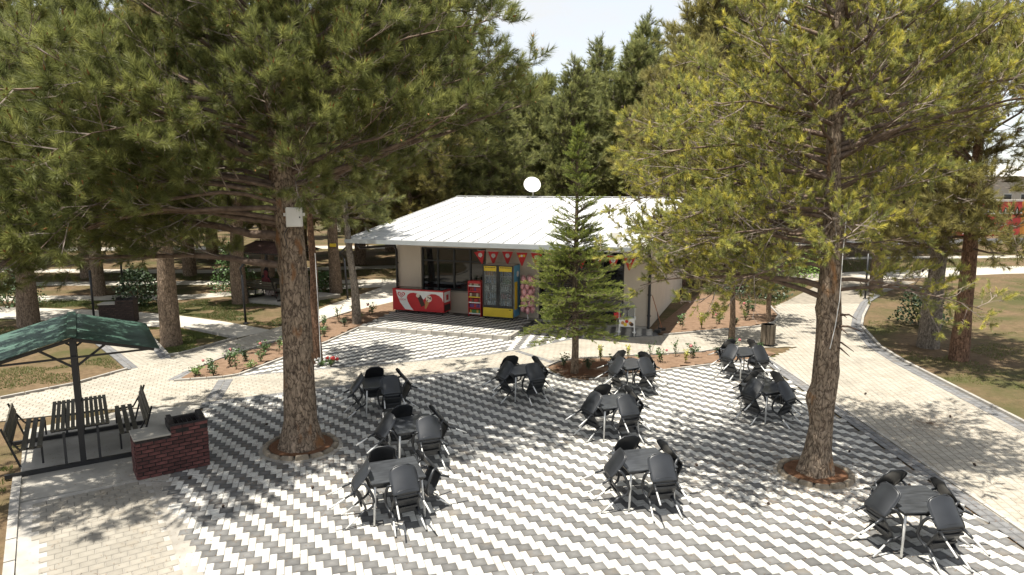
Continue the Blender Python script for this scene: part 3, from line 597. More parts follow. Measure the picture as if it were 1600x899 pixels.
def foliage_group(name, protos):
    ng = bpy.data.node_groups.new(name, 'GeometryNodeTree')
    ng.interface.new_socket('Geometry', in_out='INPUT', socket_type='NodeSocketGeometry'); ng.interface.new_socket('Geometry', in_out='OUTPUT', socket_type='NodeSocketGeometry')
    N, Lk = ng.nodes, ng.links
    gi, go = N.new('NodeGroupInput'), N.new('NodeGroupOutput')
    jn = N.new('GeometryNodeGeometryToInstance')
    for p in reversed(protos):
        oi = N.new('GeometryNodeObjectInfo'); oi.inputs['Object'].default_value = p; oi.inputs['As Instance'].default_value = True
        Lk.new(oi.outputs['Geometry'], jn.inputs[0])
    j2 = N.new('GeometryNodeJoinGeometry'); N.remove(jn)
    for nd in [q for q in N if q.bl_idname == 'GeometryNodeObjectInfo']: Lk.new(nd.outputs['Geometry'], j2.inputs[0])
    ip = N.new('GeometryNodeInstanceOnPoints'); ip.inputs['Pick Instance'].default_value = True
    Lk.new(gi.outputs[0], ip.inputs['Points']); Lk.new(j2.outputs[0], ip.inputs['Instance'])
    def att(nm, ty):
        a = N.new('GeometryNodeInputNamedAttribute'); a.data_type = ty; a.inputs['Name'].default_value = nm; return a.outputs['Attribute']
    Lk.new(att('idx', 'INT'), ip.inputs['Instance Index']); Lk.new(att('scl', 'FLOAT'), ip.inputs['Scale'])
    e2 = N.new('FunctionNodeEulerToRotation'); Lk.new(att('rot', 'FLOAT_VECTOR'), e2.inputs[0]); Lk.new(e2.outputs[0], ip.inputs['Rotation'])
    Lk.new(ip.outputs[0], go.inputs[0]); return ng

def protos(pfx, m, k, *a, **kw): return [shoot_proto('%s_shoot' % pfx, M[m], *a, seed=31 * i + 7, **kw) for i in range(k)]
FOL = {
    'black': foliage_group('black_pine_foliage', protos('black', 'needle1', 3, 74, 0.19, 0.145, 0.0068, 0.95) + protos('blackbud', 'needle1', 1, 74, 0.19, 0.145, 0.0068, 0.95, bud=True)),
    'scots': foliage_group('yellow_pine_foliage', protos('scots', 'needle2', 4, 48, 0.12, 0.07, 0.0072, 0.9)),
    'mid': foliage_group('mid_pine_foliage', protos('mid', 'needle3', 4, 46, 0.26, 0.17, 0.013, 0.95)),
    'olive': foliage_group('olive_pine_foliage', protos('olive', 'needle4', 4, 46, 0.26, 0.15, 0.013, 0.95)),
    'far': foliage_group('far_pine_foliage', protos('far', 'needle3', 3, 34, 0.42, 0.26, 0.028, 0.9)),
    'faro': foliage_group('far_olive_foliage', protos('faro', 'needle4', 3, 34, 0.42, 0.26, 0.028, 0.9)),
    'fir': foliage_group('fir_foliage', protos('fir', 'needle5', 4, 44, 0.20, 0.05, 0.009, 1.1, flat=True)),
}
def crown_mesh(name, shoots, seed=0):
    n = len(shoots); A = np.array([(*s[0], *s[1], s[2]) for s in shoots], dtype=np.float32); rng = np.random.default_rng(seed)
    me = bpy.data.meshes.new(name); me.vertices.add(n); me.vertices.foreach_set('co', A[:, :3].ravel())
    d = A[:, 3:6]; d /= np.linalg.norm(d, axis=1, keepdims=True) + 1e-9
    rot = np.stack([np.zeros(n), np.arccos(np.clip(d[:, 2], -1, 1)), np.arctan2(d[:, 1], d[:, 0])], 1).astype(np.float32)
    me.attributes.new('rot', 'FLOAT_VECTOR', 'POINT').data.foreach_set('vector', rot.ravel())
    me.attributes.new('scl', 'FLOAT', 'POINT').data.foreach_set('value', A[:, 6])
    me.attributes.new('idx', 'INT', 'POINT').data.foreach_set('value', rng.integers(0, 4, n).astype(np.int32))
    me.update(); return me

def trunk_mesh(name, pts, rad, mat_, n=20, seed=0, amp=0.05, knots=()):
    b = MB(); K = []; RR = []
    pts = [Vector(p) for p in pts]
    for (p, q), (r0, r1) in zip(zip(pts[:-1], pts[1:]), zip(rad[:-1], rad[1:])):
        k = max(2, int((q - p).length / 0.09))
        for i in range(k): K.append(p.lerp(q, i / k)); RR.append(r0 + (r1 - r0) * i / k)
    K.append(pts[-1]); RR.append(rad[-1])
    b.tube(K, RR, n)
    for i, v in enumerate(b.v):
        ring = min(i // n, len(K) - 1); c = K[ring]; d = Vector(v) - c; a = math.atan2(d.y, d.x)
        g = 1 + amp * noise.noise((math.cos(a) * 1.6 + seed, math.sin(a) * 1.6, c.z * 0.7)) * 2.2 + amp * 0.9 * noise.noise((math.cos(a) * 6 + seed, math.sin(a) * 6, c.z * 1.6))
        for (kz, ka, ks) in knots:
            da = (a - ka + PI) % (2 * PI) - PI; g += ks * math.exp(-((c.z - kz) / 0.13) ** 2 - (da / 0.5) ** 2)
        b.v[i] = tuple(c + d * g)
    return b.mesh(name, mat_, smooth=True)

def grow(seed, h, z0, limbs, fol, sub_step=0.27, sub_len=0.36, twig_step=0.17, shoot_scale=1.0, bare=0.25, droop=0.0, dens=1.0, twigs=True, cone=None, xy=lambda z: (0, 0), spread=0.6, sec=0.3, fat=1.0, inner=0.22):
    """limbs: (z, azimuth, length, start elevation, end elevation, radius). Returns limbs, twigs, cones, shoots"""
    rr = random.Random(seed); limbs_out, tb, cb = [], MB(), MB(); shoots = []; UP = Vector((0, 0, 1))
    def jig(d, s): return (d + Vector((rr.gauss(0, s), rr.gauss(0, s), rr.gauss(0, s)))).normalized()
    def shoot(p, d, k=1.0): shoots.append((p, (d + UP * rr.uniform(.1, .55)).normalized(), shoot_scale * k * rr.uniform(.75, 1.2)))
    for (z, az, L, e0, e1, r0) in limbs:
        ox, oy = xy(z); p = Vector((ox, oy, z)); n = max(4, int(L / 0.42)); pts = [p.copy()]; dirs = []
        a = az
        for i in range(n):
            t = i / max(1, n - 1); e = e0 + (e1 - e0) * t; a += rr.gauss(0, 0.09)
            d = jig(Vector((math.cos(a) * math.cos(e), math.sin(a) * math.cos(e), math.sin(e))), 0.07); dirs.append(d); p = p + d * (L / n); pts.append(p.copy())
        lb = MB(); lb.tube(pts, [max(0.007, r0 * (1 - i / n) ** 0.9) for i in range(n + 1)], 6, cap=False); limbs_out.append(lb)
        s = inner * L; side = rr.choice((-1, 1))
        while s < L * 0.995:
            t = s / L; k = min(n - 1, int(t * n)); base = pts[k].lerp(pts[k + 1], t * n - k); d = dirs[k]
            side = -side; hz = d.cross(UP).normalized(); ph = rr.gauss(0, spread) + droop; lat = hz * side * math.cos(ph) + hz.cross(d).normalized() * math.sin(ph + .15)
            ang = R(rr.uniform(36, 68))
            sd = (d * math.cos(ang) + lat * math.sin(ang)).normalized()
            sl = L * sub_len * (1.02 - 0.72 * t) * rr.uniform(0.55, 1.15) + 0.2
            m = max(2, int(sl / 0.24)); sp = [base]; q = base; dd = sd; ds = []
            for i in range(m):
                dd = jig((dd + d * 0.10 + UP * 0.06).normalized(), 0.12); ds.append(dd); q = q + dd * (sl / m); sp.append(q)
            tb.tube(sp, [fat * max(0.003, 0.011 * (1 - i / m)) + 0.002 for i in range(m + 1)], 3, cap=False)
            live = rr.random() > bare * (1 - t)
            u = sl * 0.22
            while u < sl:
                tt = u / sl; k2 = min(m - 1, int(tt * m)); b2 = sp[k2].lerp(sp[k2 + 1], tt * m - k2); ln = ds[k2]
                ra = rr.uniform(0, 2 * PI); o1 = ln.orthogonal().normalized(); o2 = ln.cross(o1)
                td = (ln * rr.uniform(.5, .95) + (o1 * math.cos(ra) + o2 * math.sin(ra)) * rr.uniform(.45, .95) + UP * .18).normalized()
                tl = sec * rr.uniform(.5, 1.25) * (1.15 - .5 * tt); end = b2 + td * tl
                if twigs: tb.tube([b2, b2.lerp(end, .55) + Vector((0, 0, .02 * tl)), end], [0.005 * fat, 0.004 * fat, 0.003], 3, cap=False)
                if live and rr.random() < dens:
                    shoot(end, td, 1.1); nn = 2 if tl < .3 else 3
                    for j in range(nn): shoot(b2.lerp(end, rr.uniform(.35, .95)), jig(td, .55), .9)
                u += twig_step * rr.uniform(.7, 1.3)
            if live:
                for j in range(3): shoot(sp[-1], jig(dd, .35), 1.1)
            if cone and rr.random() < cone:
                for q_ in range(rr.randint(1, 3)):
                    c_ = sp[-1] + Vector((rr.gauss(0, .09), rr.gauss(0, .09), rr.gauss(.02, .06))); cb.blob(c_, (.022, .022, .034), 5, rr.randint(0, 99), .1)
            s += sub_step * rr.uniform(.7, 1.3)
    return limbs_out, tb, cb, shoots

def whorls(seed, z0, z1, dz, per, length, e_lo, e_hi, rk=0.0105, azf=None):
    rr = random.Random(seed); out = []; z = z0; a0 = rr.uniform(0, 6.28)
    while z < z1:
        t = (z - z0) / (z1 - z0); a0 += 1.1
        for k in range(per):
            a = a0 + 2 * PI * k / per + rr.gauss(0, .18); L = length(t) * rr.uniform(.72, 1.12)
            if azf: L *= azf(a, z)
            e = e_lo + (e_hi - e_lo) * t + rr.gauss(0, .08)
            if L > .3: out.append((z + rr.gauss(0, .09), a, L, e, e + R(rr.uniform(2, 22)), rk * L + .012))
        z += dz * rr.uniform(.8, 1.2)
    return out

NSH = [0]
def tree(name, label, loc, trunk_pts, trunk_rad, bark, limbs, tb, cb, shoots, fol, group=None, seed=0, rz=0, knots=(), n=20, amp=.05, single_limbs=False):
    t = thing(name, label, 'tree', loc, rz, group); NSH[0] += len(shoots)
    mk('trunk', trunk_mesh('trunk', trunk_pts, trunk_rad, M[bark], n, seed, amp, knots), t)
    if single_limbs:
        for lb in limbs: lb.obj('limb', M['limb'], t, smooth=True)
    else:
        j = MB()
        for lb in limbs: j.add(lb.v, lb.f)
        struct(j.obj('limbs', M['limb'], t, smooth=True), 'stuff')
    if tb.v: struct(tb.obj('twigs', M['twig'], t), 'stuff')
    if cb.v: struct(cb.obj('cones', M['cone'], t), 'stuff')
    c = struct(mk('crown', crown_mesh('crown', shoots, seed), t), 'stuff')
    g = c.modifiers.new('foliage', 'NODES'); g.node_group = FOL[fol]
    return t

def angdiff(a, b): return abs((a - b + PI) % (2 * PI) - PI)

# the big pine on the left of the plaza
def az_left(a, z):
    toward = math.cos(angdiff(a, R(-62)))            # camera side, slightly right: short limbs
    k = 1.0 - 0.62 * max(0, toward) ** 1.2
    if angdiff(a, R(215)) < R(32): k *= 0.95
    return k
limbs = whorls(11, 5.4, 10.9, 0.36, 5, lambda t: 5.6 * (1 - 0.62 * t ** 1.4), R(14), R(52), azf=az_left)
for z, a, L, e0, e1, r in [(4.35, 178, 5.6, 14, -14, .10), (3.75, 170, 5.6, 10, -10, .085), (5.1, 205, 5.6, 21, -36, 0.051), (5.2, 226, 4.6, 19, -38, 0.04675), (5, 150, 5.6, 23, -20, 0.051), (5.4, 190, 6.3, 15, -36, 0.0595), (5.6, 212, 5.8, 17, -36, 0.051), (5.3, 172, 6.2, 17, -32, 0.051),
                           (5.15, 16, 5.6, 28, 16, .10), (4.7, 200, 6.0, 14, -34, .06), (4.9, 212, 5.8, 14, -36, .055), (4.6, 186, 6.4, 12, -32, .06), (5.0, 222, 5.2, 14, -38, .05), (4.5, 158, 5.6, 14, -24, .05), (6.4, 4, 4.7, 22, 10, .05), (6.9, 20, 4.6, 20, 12, .05), (7.4, 350, 4.3, 20, 10, .05), (7.8, 10, 4.4, 20, 10, .05), (8.4, 28, 4.4, 18, 10, .05), (6.0, 32, 4.9, 20, 6, .05), (5.6, 345, 3.8, 22, 12, .05), (5.2, 118, 5.0, 6, -6, .06), (5.3, 62, 5.0, 12, 4, .06), (6, 198, 6.4, 19, -28, 0.0595), (6.2, 165, 6.4, 21, -20, 0.051), (6.4, 183, 6.6, 21, -26, 0.051), (6.1, 235, 4.6, 21, -32, 0.0425), (6.8, 205, 6.0, 6, -10, .06)]:
    limbs.append((z, R(a), L, R(e0), R(e1), r))
g_ = grow(5, 12, 4, limbs, 'black', sub_step=.26, sub_len=.36, twig_step=.165, bare=.34, shoot_scale=1.05, sec=.32)
g_ = (*g_[:3], [q for q in g_[3] if not (-.75 < q[0].x < .9 and q[0].y < .1 and q[0].z < 5.15)])
tree('pine_tree', 'large dark green pine with thick bare trunk left of the plaza, ringed by stones', (*TREE_L, 0),
     [(0, 0, -.15), (0, 0, .12), (.0, 0, .6), (.02, 0, 2.0), (.0, .02, 3.6), (-.03, .02, 4.6), (-.13, 0, 5.6), (-.2, 0, 7.6), (-.25, .05, 11)], [.60, .47, .345, .295, .275, .265, .23, .16, .03],
     'bark1b', *g_, 'black', seed=3, single_limbs=True, n=28, amp=.04, knots=[(2.45, -1.9, .08), (2.75, -1.0, .07), (3.75, 3.0, .2), (4.3, 3.1, .2), (4.1, -.3, .12)])

# the yellow-green pine on the right
limbs = whorls(23, 4.3, 10.6, 0.37, 5, lambda t: 4.5 * (1 - 0.55 * t ** 1.5), R(6), R(46), azf=lambda a, z: (1 - .50 * max(0, math.cos(angdiff(a, R(-95)))) ** 1.3) * (1 - .2 * max(0, math.cos(angdiff(a, PI)))) * (.5 if z < 5.7 and math.cos(a) > .35 else 1))
for z, a, L, e0, e1, r in [(3.55, 176, 3.4, 16, -14, .065), (3.35, 160, 3.0, 22, -6, .055), (4.3, 184, 3.5, 16, -10, .05), (3.7, 12, 2.6, 4, -14, .045), (3.5, -28, 2.4, 6, -14, .04), (4.5, 205, 3.3, 12, -12, .045), (5.3, 34, 3.8, 18, 4, .05),
                           (4.0, 140, 4.0, 12, -10, .045), (5.9, 8, 4.6, 18, 6, .05), (6.1, 22, 5.0, 18, 6, .05), (6.0, -10, 4.4, 18, 4, .045), (6.5, 350, 4.8, 16, 4, .05), (4.6, 168, 3.5, 14, -22, .04), (3.9, 196, 3.0, 10, -24, .04), (4.1, 158, 3.4, 14, -24, .04), (4.4, 148, 3.8, 12, -20, .04),
                           (4.9, 178, 3.6, 14, -20, .045), (4.8, 192, 3.4, 12, -24, .04), (5.2, 156, 3.8, 14, -16, .045), (5.5, 186, 3.6, 14, -18, .04), (5.8, 172, 3.7, 14, -12, .045), (6.2, 160, 3.6, 16, -10, .04), (6.4, 195, 3.4, 14, -12, .04)]:
    limbs.append((z, R(a), L, R(e0), R(e1), r))
g_ = grow(9, 11, 4, limbs, 'scots', sub_step=.20, sub_len=.36, twig_step=.125, bare=.42, shoot_scale=1.0, cone=.12, sec=.27, fat=.9)
rr = random.Random(4)
for k in range(6):                                   # snapped dead stubs low on the trunk
    a = rr.uniform(-1.3, .5); z = 2.75 + rr.uniform(-.3, .35); d = Vector((math.cos(a), math.sin(a), rr.uniform(-.35, .3))); p = Vector((0.02, 0, z)) + d * .14
    g_[0].append(MB().tube([p, p + d * rr.uniform(.12, .25), p + d * rr.uniform(.3, .5) + Vector((0, 0, -.1))], [.028, .018, .005], 5))
tree('pine_tree', 'yellow-green pine with gnarled scarred trunk on the right of the plaza, ringed by stones', (*TREE_R, 0),
     [(0, 0, -.15), (0, 0, .1), (.02, 0, .5), (.05, 0, 1.0), (.02, 0, 1.45), (.07, .02, 1.75), (.06, 0, 2.4), (.04, 0, 3.2), (.02, 0, 4.2), (-.08, 0, 6), (-.15, 0, 10.6)], [.42, .33, .245, .212, .245, .23, .215, .21, .165, .12, .03],
     'bark2', *g_, 'scots', seed=9, single_limbs=True, n=28, amp=.055, knots=[(2.25, -2.0, .16), (1.5, 2.9, .16), (2.0, -.3, .1), (2.9, .2, .2), (3.2, 3.0, .2)])

# mid-distance pines
def pine(name, label, loc, h, r0, z0, rad, fol, bark, seed, scale, dz=.55, per=5, lean=(0, 0), sub_step=.4, twig_step=.26, sub_len=.38, bare=.15, e_lo=0, e_hi=50, n=14, dens=1.0, sec=.45, group='pines standing round the paths', twigs=True, azf=None):
    limbs = whorls(seed, z0, h - .4, dz, per, lambda t: rad * (.75 + .5 * t if t < .3 else .9 * (1 - ((t - .3) / .7) ** 1.6) + .08), R(e_lo), R(e_hi), azf=azf)
    xy = lambda z: (lean[0] * z / h, lean[1] * z / h)
    g = grow(seed, h, z0, limbs, fol, sub_step=sub_step, twig_step=twig_step, sub_len=sub_len, shoot_scale=scale, bare=bare, xy=xy, dens=dens, twigs=twigs, sec=sec)
    rr = random.Random(seed); pts = []; rad_ = []
    for i in range(7):
        z = h * i / 6; x, y = xy(z); w = min(.08, r0 * .4) * (1 if 0 < i < 6 else 0); pts.append((x + rr.uniform(-w, w), y + rr.uniform(-w, w), z - (.12 if i == 0 else 0))); rad_.append(max(.02, r0 * (1.12 if i == 0 else 1 - .9 * (i / 6) ** 1.2)))
    return tree(name, label, loc, pts, rad_, bark, *g, fol, group, seed, n=n)
OPEN_RIGHT = lambda a, z: 1.0 if z > 7.6 or math.cos(a) < -.1 else .12
pine('pine_tree', 'stout pine in the triangular grass patch behind the green pavilion', (-11.69, 22.9, -.03), 10.5, .33, 4.2, 3.2, 'mid', 'bark1', 41, 1.1)
pine('pine_tree', 'pine trunk on the lawn beside the black lamp post, right of the dark bush', (-12.6, 31.2, -.03), 11.5, .34, 4.5, 3.4, 'mid', 'bark1', 42, 1.2)
pine('slender_pine', 'thin reddish trunk leaning just right of the big left pine', (-5.95, 20.4, -.03), 8.5, .15, 4.6, 1.7, 'mid', 'bark3', 43, .95, lean=(-.15, .1), dz=.5)
pine('slender_pine', 'thin pale trunk in the rose bed near the freezer', (-6.1, 26.4, -.03), 8.5, .17, 4.2, 2.0, 'mid', 'bark4', 44, 1.0, lean=(-.5, .2), dz=.5)
pine('pine_tree', 'pine with a small yellow box on its trunk, left of the kiosk', (-8.9, 34.2, -.03), 11.5, .30, 4.6, 3.2, 'olive', 'bark1', 45, 1.2)
pine('pine_tree', 'pine at the far left edge behind the green pavilion roof', (-18.9, 26.2, -.03), 11, .36, 4.0, 4.2, 'mid', 'bark1', 46, 1.2)
pine('pine_tree', 'brown trunked pine on the right lawn, nearer of the two', (14.05, 20.9, -.03), 10.5, .26, 3.5, 4.4, 'olive', 'bark3', 47, 1.05, dz=.45, azf=OPEN_RIGHT)
pine('pine_tree', 'pale trunked pine on the right lawn, behind the brown trunk', (14.1, 22.6, -.03), 10.5, .32, 3.4, 4.4, 'olive', 'bark4', 48, 1.1, dz=.5, azf=OPEN_RIGHT)
pine('pine_tree', 'pine at the right edge of the lawn whose branches reach into the picture', (16.2, 16.0, -.03), 10.8, .3, 6.4, 4.8, 'olive', 'bark1', 52, 1.1, dz=.5)
pine('pine_tree', 'pine beyond the right lawn trunks at the bend of the far path', (18.6, 34.5, -.03), 11, .3, 3.2, 3.6, 'olive', 'bark1', 53, 1.2)
pine('pine_tree', 'pine behind the far shelter, left of the yellow box trunk', (-13.2, 36.5, -.03), 12, .27, 3.6, 3.6, 'mid', 'bark1', 54, 1.3)
pine('pine_tree', 'pine between the dark bush and the far barbecue', (-20.5, 33.5, -.03), 12, .3, 3.4, 4.2, 'mid', 'bark1', 55, 1.3)
pine('pine_tree', 'pine close behind the left corner of the kiosk', (-6.2, 41.0, -.03), 12.5, .27, 3.4, 3.8, 'olive', 'bark1', 56, 1.4)
pine('pine_tree', 'yellowish pine standing behind the right end of the kiosk', (9.3, 37.5, -.03), 12.5, .3, 3.0, 4.2, 'olive', 'bark3', 49, 1.4)
pine('young_pine', 'small yellow-green pine in the bed behind the farthest right table', (7.75, 23.6, 0), 4.6, .11, 1.7, 1.7, 'olive', 'bark1', 50, .62, dz=.28, sub_step=.22, twig_step=.16, sec=.22, e_lo=6)
pine('young_pine', 'dark sapling behind the wooden litter bin', (10.3, 26.9, 0), 3.8, .10, 1.3, 1.5, 'mid', 'bark1', 51, .6, dz=.28, sub_step=.24, twig_step=.17, sec=.22, e_lo=6)

# the young fir in front of the kiosk
def fir():
    rr = random.Random(77); lb, tb, cb, sh = MB(), MB(), MB(), []
    H = 7.0; z = 1.25
    while z < H - .1:
        t = (z - 1.25) / (H - 1.25)
        L0 = 1.38 * (1 - (t / .66) ** 1.7) if t < .56 else .60 * (1 - t) / .44 * rr.uniform(.6, 1.3)
        if t < .56: L0 = max(L0, .55)
        for k in range(9 if t < .5 else 4):
            a = rr.uniform(0, 2 * PI); L = L0 * rr.uniform(.5, 1.18); e = R(rr.uniform(-8, 22) + 30 * t); p = Vector((0, 0, z + rr.uniform(-.06, .06))); n = max(3, int(L / .16)); pts = [p.copy()]
            for i in range(n):
                ee = e - R(10) * i / n; a += rr.gauss(0, .05); d = Vector((math.cos(a) * math.cos(ee), math.sin(a) * math.cos(ee), math.sin(ee))); p = p + d * L / n; pts.append(p.copy())
                for s in (-1, 1):
                    lat = Vector((-math.sin(a), math.cos(a), 0)) * s; ln = L * .34 * (1 - i / n * .75) * rr.uniform(.5, 1.2); dd = (d + lat * rr.uniform(.6, 1.3) + Vector((0, 0, rr.uniform(-.1, .35)))).normalized()
                    q = p + dd * ln
                    if ln > .12: tb.tube([p, q], [.004, .002], 3, cap=False)
                    if i > 0 or t > .3:
                        for u in (.25, .6, 1.0):
                            if rr.random() < (.72 if t < .56 else .45): sh.append((p.lerp(q, u), (dd + Vector((0, 0, .2)) + Vector((rr.gauss(0, .3), rr.gauss(0, .3), 0))).normalized(), rr.uniform(.7, 1.15)))
            sh.append((p, d, rr.uniform(.9, 1.2)))
            lb.tube(pts, [.016 * (1 - i / n) + .003 for i in range(n + 1)], 4, cap=False)
        z += .135 if t < .56 else .15
    for i in range(10): sh.append((Vector((0, 0, H - .06 * i)), Vector((rr.gauss(0, .5), rr.gauss(0, .5), 1)).normalized(), .8))
    tree('young_fir', 'slender bright green young fir growing in front of the kiosk door', (1.81, 19.2, 0), [(0, 0, -.1), (.02, 0, .8), (-.01, 0, 2.5), (0, 0, 4.5), (0, 0, 7.0)], [.12, .10, .085, .05, .008], 'bark1', [lb], tb, cb, sh, 'fir', seed=5, n=12)
fir()

# the tree belt behind: a few forms, many individuals
def far_form(seed, h, rad, z0, fol, scale):
    limbs = whorls(seed, z0, h - .4, .62, 6, lambda t: rad * (.75 + .5 * t if t < .3 else .9 * (1 - ((t - .3) / .7) ** 1.4) + .1), R(0), R(52))
    g = grow(seed, h, z0, limbs, fol, sub_step=.5, twig_step=.34, sub_len=.4, shoot_scale=scale, bare=.05, twigs=False, sec=.6)
    return tree('pine_tree', 'x', (0, 0, 0), [(0, 0, -.1), (.05, 0, h * .3), (0, .05, h * .7), (0, 0, h)], [.3, .24, .13, .02], 'bark1', *g, fol, 'pines in the belt behind the kiosk', seed, n=10)
FORMS = [far_form(61, 13, 3.2, 2.6, 'far', 1.0), far_form(62, 14, 2.8, 2.2, 'far', .95), far_form(63, 12.5, 3.4, 2.0, 'faro', 1.0), far_form(64, 13.5, 3.0, 2.9, 'faro', 1.0)]
belt = [(-31, 36, 0, 1.0), (-25, 40, 1, .95), (-19.5, 41, 3, 1.0), (-14.6, 40.5, 0, .92), (-22, 50, 2, 1.0), (-16, 52, 1, 1.0), (-10.5, 47, 2, .98), (-10.0, 56, 0, 1.06), (-5.2, 43.5, 0, 1.0), (-4.5, 53, 1, 1.12), (-1.5, 47, 0, .86), (1.2, 57, 0, 1.0), (-0.8, 66, 1, 1.02),
        (4.4, 49.5, 1, .9), (6.0, 59, 0, 1.04), (3.2, 71, 0, 1.15), (8.4, 68, 1, 1.22), (9.2, 52, 0, 1.1), (11.5, 61, 1, 1.25), (13.8, 46, 3, 1.1), (17.0, 57, 1, 1.12), (19.8, 44, 2, .98), (24.5, 51, 0, 1.1), (28, 59.5, 3, 1.05), (32.5, 56, 1, 1.0), (54, 58, 3, .95), (-34, 48, 3, 1.0), (-40, 42, 0, 1.05), (-29, 56, 1, 1.1)]
belt.sort(key=lambda q: q[0] / q[1]); rr = random.Random(5); used = set(); NB = len(belt)
for i, (x, y, f, s) in enumerate(belt):
    s *= 1.1 if -.1 < x / y < .24 else 1.42
    o = FORMS[f] if f not in used else copy_tree(FORMS[f]); used.add(f)
    o.location = (x, y, -.03); o.rotation_euler = (0, 0, rr.uniform(0, 6.28)); o.scale = (s * rr.uniform(.95, 1.08), s * rr.uniform(.95, 1.08), s)
    w = ('olive toned' if f > 1 else 'dark green')
    o['label'] = ('%s pine in the belt behind, %s from the left' % (w, ORD[i] if i < 30 else 'last'))

rear = [(-62, 72), (-52, 66), (-44, 74), (-36, 68), (-30, 76), (-24, 69), (-19, 77), (-14.5, 70), (-9, 78), (-5, 72), (0, 80), (4.5, 76), (9, 83), (14, 74), (19, 80), (23.5, 72), (29, 84), (34, 76), (39, 83), (52, 86), (64, 80), (72, 90)]
for i, (x, y) in enumerate(rear):
    o = copy_tree(FORMS[i % 4]); s = rr.uniform(1.1, 1.3); o.location = (x, y, -.03); o.rotation_euler = (0, 0, rr.uniform(0, 6.28)); o.scale = (s, s, s * (.82 if -2 <= x < 17 else 1.25))
    o['group'] = 'pines in the rearmost row'; o['label'] = '%s pine from the left in the rearmost row of trees' % ORD[i]

# stone rings round the two plaza pines
def ring(name, label, c, rad, n, seed):
    rr = random.Random(seed); t = thing(name, label, 'tree ring', (c[0], c[1], 0))
    b = MB(); m = 40
    b.add([(0, 0, .09)] + [((rad - .06) * k * math.cos(2 * PI * j / m), (rad - .06) * k * math.sin(2 * PI * j / m), .075 * (1.15 - k * .35) + .02 * noise.noise((j, k * 9, seed))) for k in (.5, 1.0) for j in range(m)],
          [(0, 1 + j, 1 + (j + 1) % m) for j in range(m)] + [(1 + j, 1 + m + j, 1 + m + (j + 1) % m, 1 + (j + 1) % m) for j in range(m)])
    b.obj('soil', M['mulch'], t, smooth=True)
    b = MB(); prof = [(rad + .16, -.005), (rad + .10, .008), (rad + .05, .012)]; b.lathe(prof, 40); b.obj('mortar_skirt', M['fillc'], t)
    for k in range(n):
        a = 2 * PI * k / n; w = 2 * PI * rad / n * .97; s = MB(); hh = rr.uniform(.07, .10)
        s.box((0, 0, hh / 2 - .01), (w, rr.uniform(.10, .13), hh + .02), taper=.86)
        s.obj('stone', M['stone'], t, loc=(rad * math.cos(a), rad * math.sin(a), 0), rz=a + PI / 2 + rr.uniform(-.06, .06), bevel=.025)
ring('tree_ring', 'low stone ring of needle litter round the big left pine', TREE_L, .70, 15, 1)
ring('tree_ring', 'low stone ring of brown soil round the right pine', TREE_R, .62, 14, 2)

# ------------------------------------------------------------------ the kiosk
KA = R(-20.5); KO = (-4.95, 29.26)
def kw(x, y, z=0.0):                                   # kiosk coordinates to world
    return (KO[0] + x * math.cos(KA) - y * math.sin(KA), KO[1] + x * math.sin(KA) + y * math.cos(KA), z)
K = thing('kiosk', 'cream single-storey kiosk with a white metal roof behind the plaza', 'building', (*KO, 0), KA)
W_, D_, T_ = 10.85, 10.4, .22; ZE, OV, YR, ZR = 3.36, 3.15, 7.0, 4.80; XL, XR = -.35, 11.2
zr = lambda y: ZE + (ZR - ZE) * (y + OV) / (YR + OV) if y < YR else ZR - (ZR - ZE) * (y - YR) / (YR + OV)
w = MB(); hw = 3.55
def seg(x0, x1, z0, z1): w.box(((x0 + x1) / 2, T_ / 2, (z0 + z1) / 2), (x1 - x0, T_, z1 - z0))
seg(0, 1.15, 0, hw); seg(1.15, 4.15, 0, 1.02); seg(1.15, 4.15, 2.82, hw); seg(4.15, 6.42, 0, hw); seg(6.42, 9.85, 2.86, hw); seg(9.85, W_, 0, hw)
side = [(T_, 0), (D_, 0), (D_, zr(D_) - .12), (YR, ZR - .14), (T_, zr(T_) - .12)]
for x0 in (0, W_ - T_):
    n = len(side); w.add([(x0, p[0], p[1]) for p in side] + [(x0 + T_, p[0], p[1]) for p in side], [tuple(range(n - 1, -1, -1)), tuple(range(n, 2 * n))] + [(i, (i + 1) % n, n + (i + 1) % n, n + i) for i in range(n)])
w.box((W_ / 2, D_ - T_ / 2, zr(D_) / 2 - .06), (W_ - 2 * T_, T_, zr(D_) - .12))
w.obj('wall', M['wall'], K)
MB().box((W_ / 2, 3, .03), (W_ - .5, 5.4, .06)).obj('interior_floor', M['concrete'], K)
MB().box((W_ / 2, 4.2, 1.4), (W_ - .5, .1, 2.8)).obj('interior_partition', M['darkmetal'], K)
MB().box((W_ / 2, -.06, .04), (W_, .12, .08)).obj('plinth', M['kerb'], K)
def glazing(name, x0, x1, z0, z1, bays, trans=None, doors=False):
    f = MB(); y = .13; fw = .07
    f.box(((x0 + x1) / 2, y, z1 - fw / 2), (x1 - x0, .07, fw)); f.box(((x0 + x1) / 2, y, z0 + fw / 2), (x1 - x0, .07, fw))
    bw = (x1 - x0) / bays
    for i in range(bays + 1): f.box((min(max(x0 + i * bw, x0 + fw / 2), x1 - fw / 2), y - .004, (z0 + z1) / 2), (fw, .07, z1 - z0 - 2 * fw))
    if trans: f.box(((x0 + x1) / 2, y - .002, trans), (x1 - x0 - 2 * fw, .06, .05))
    fo = f.obj(name, M['darkmetal'], K)
    for i in range(bays):
        for (a, b) in ([(z0 + fw, z1 - fw)] if not trans else [(z0 + fw, trans - .025), (trans + .025, z1 - fw)]):
            MB().box((x0 + (i + .5) * bw, y + .01, (a + b) / 2), (bw - fw, .012, b - a)).obj('pane', M['pane'], fo)
    return fo
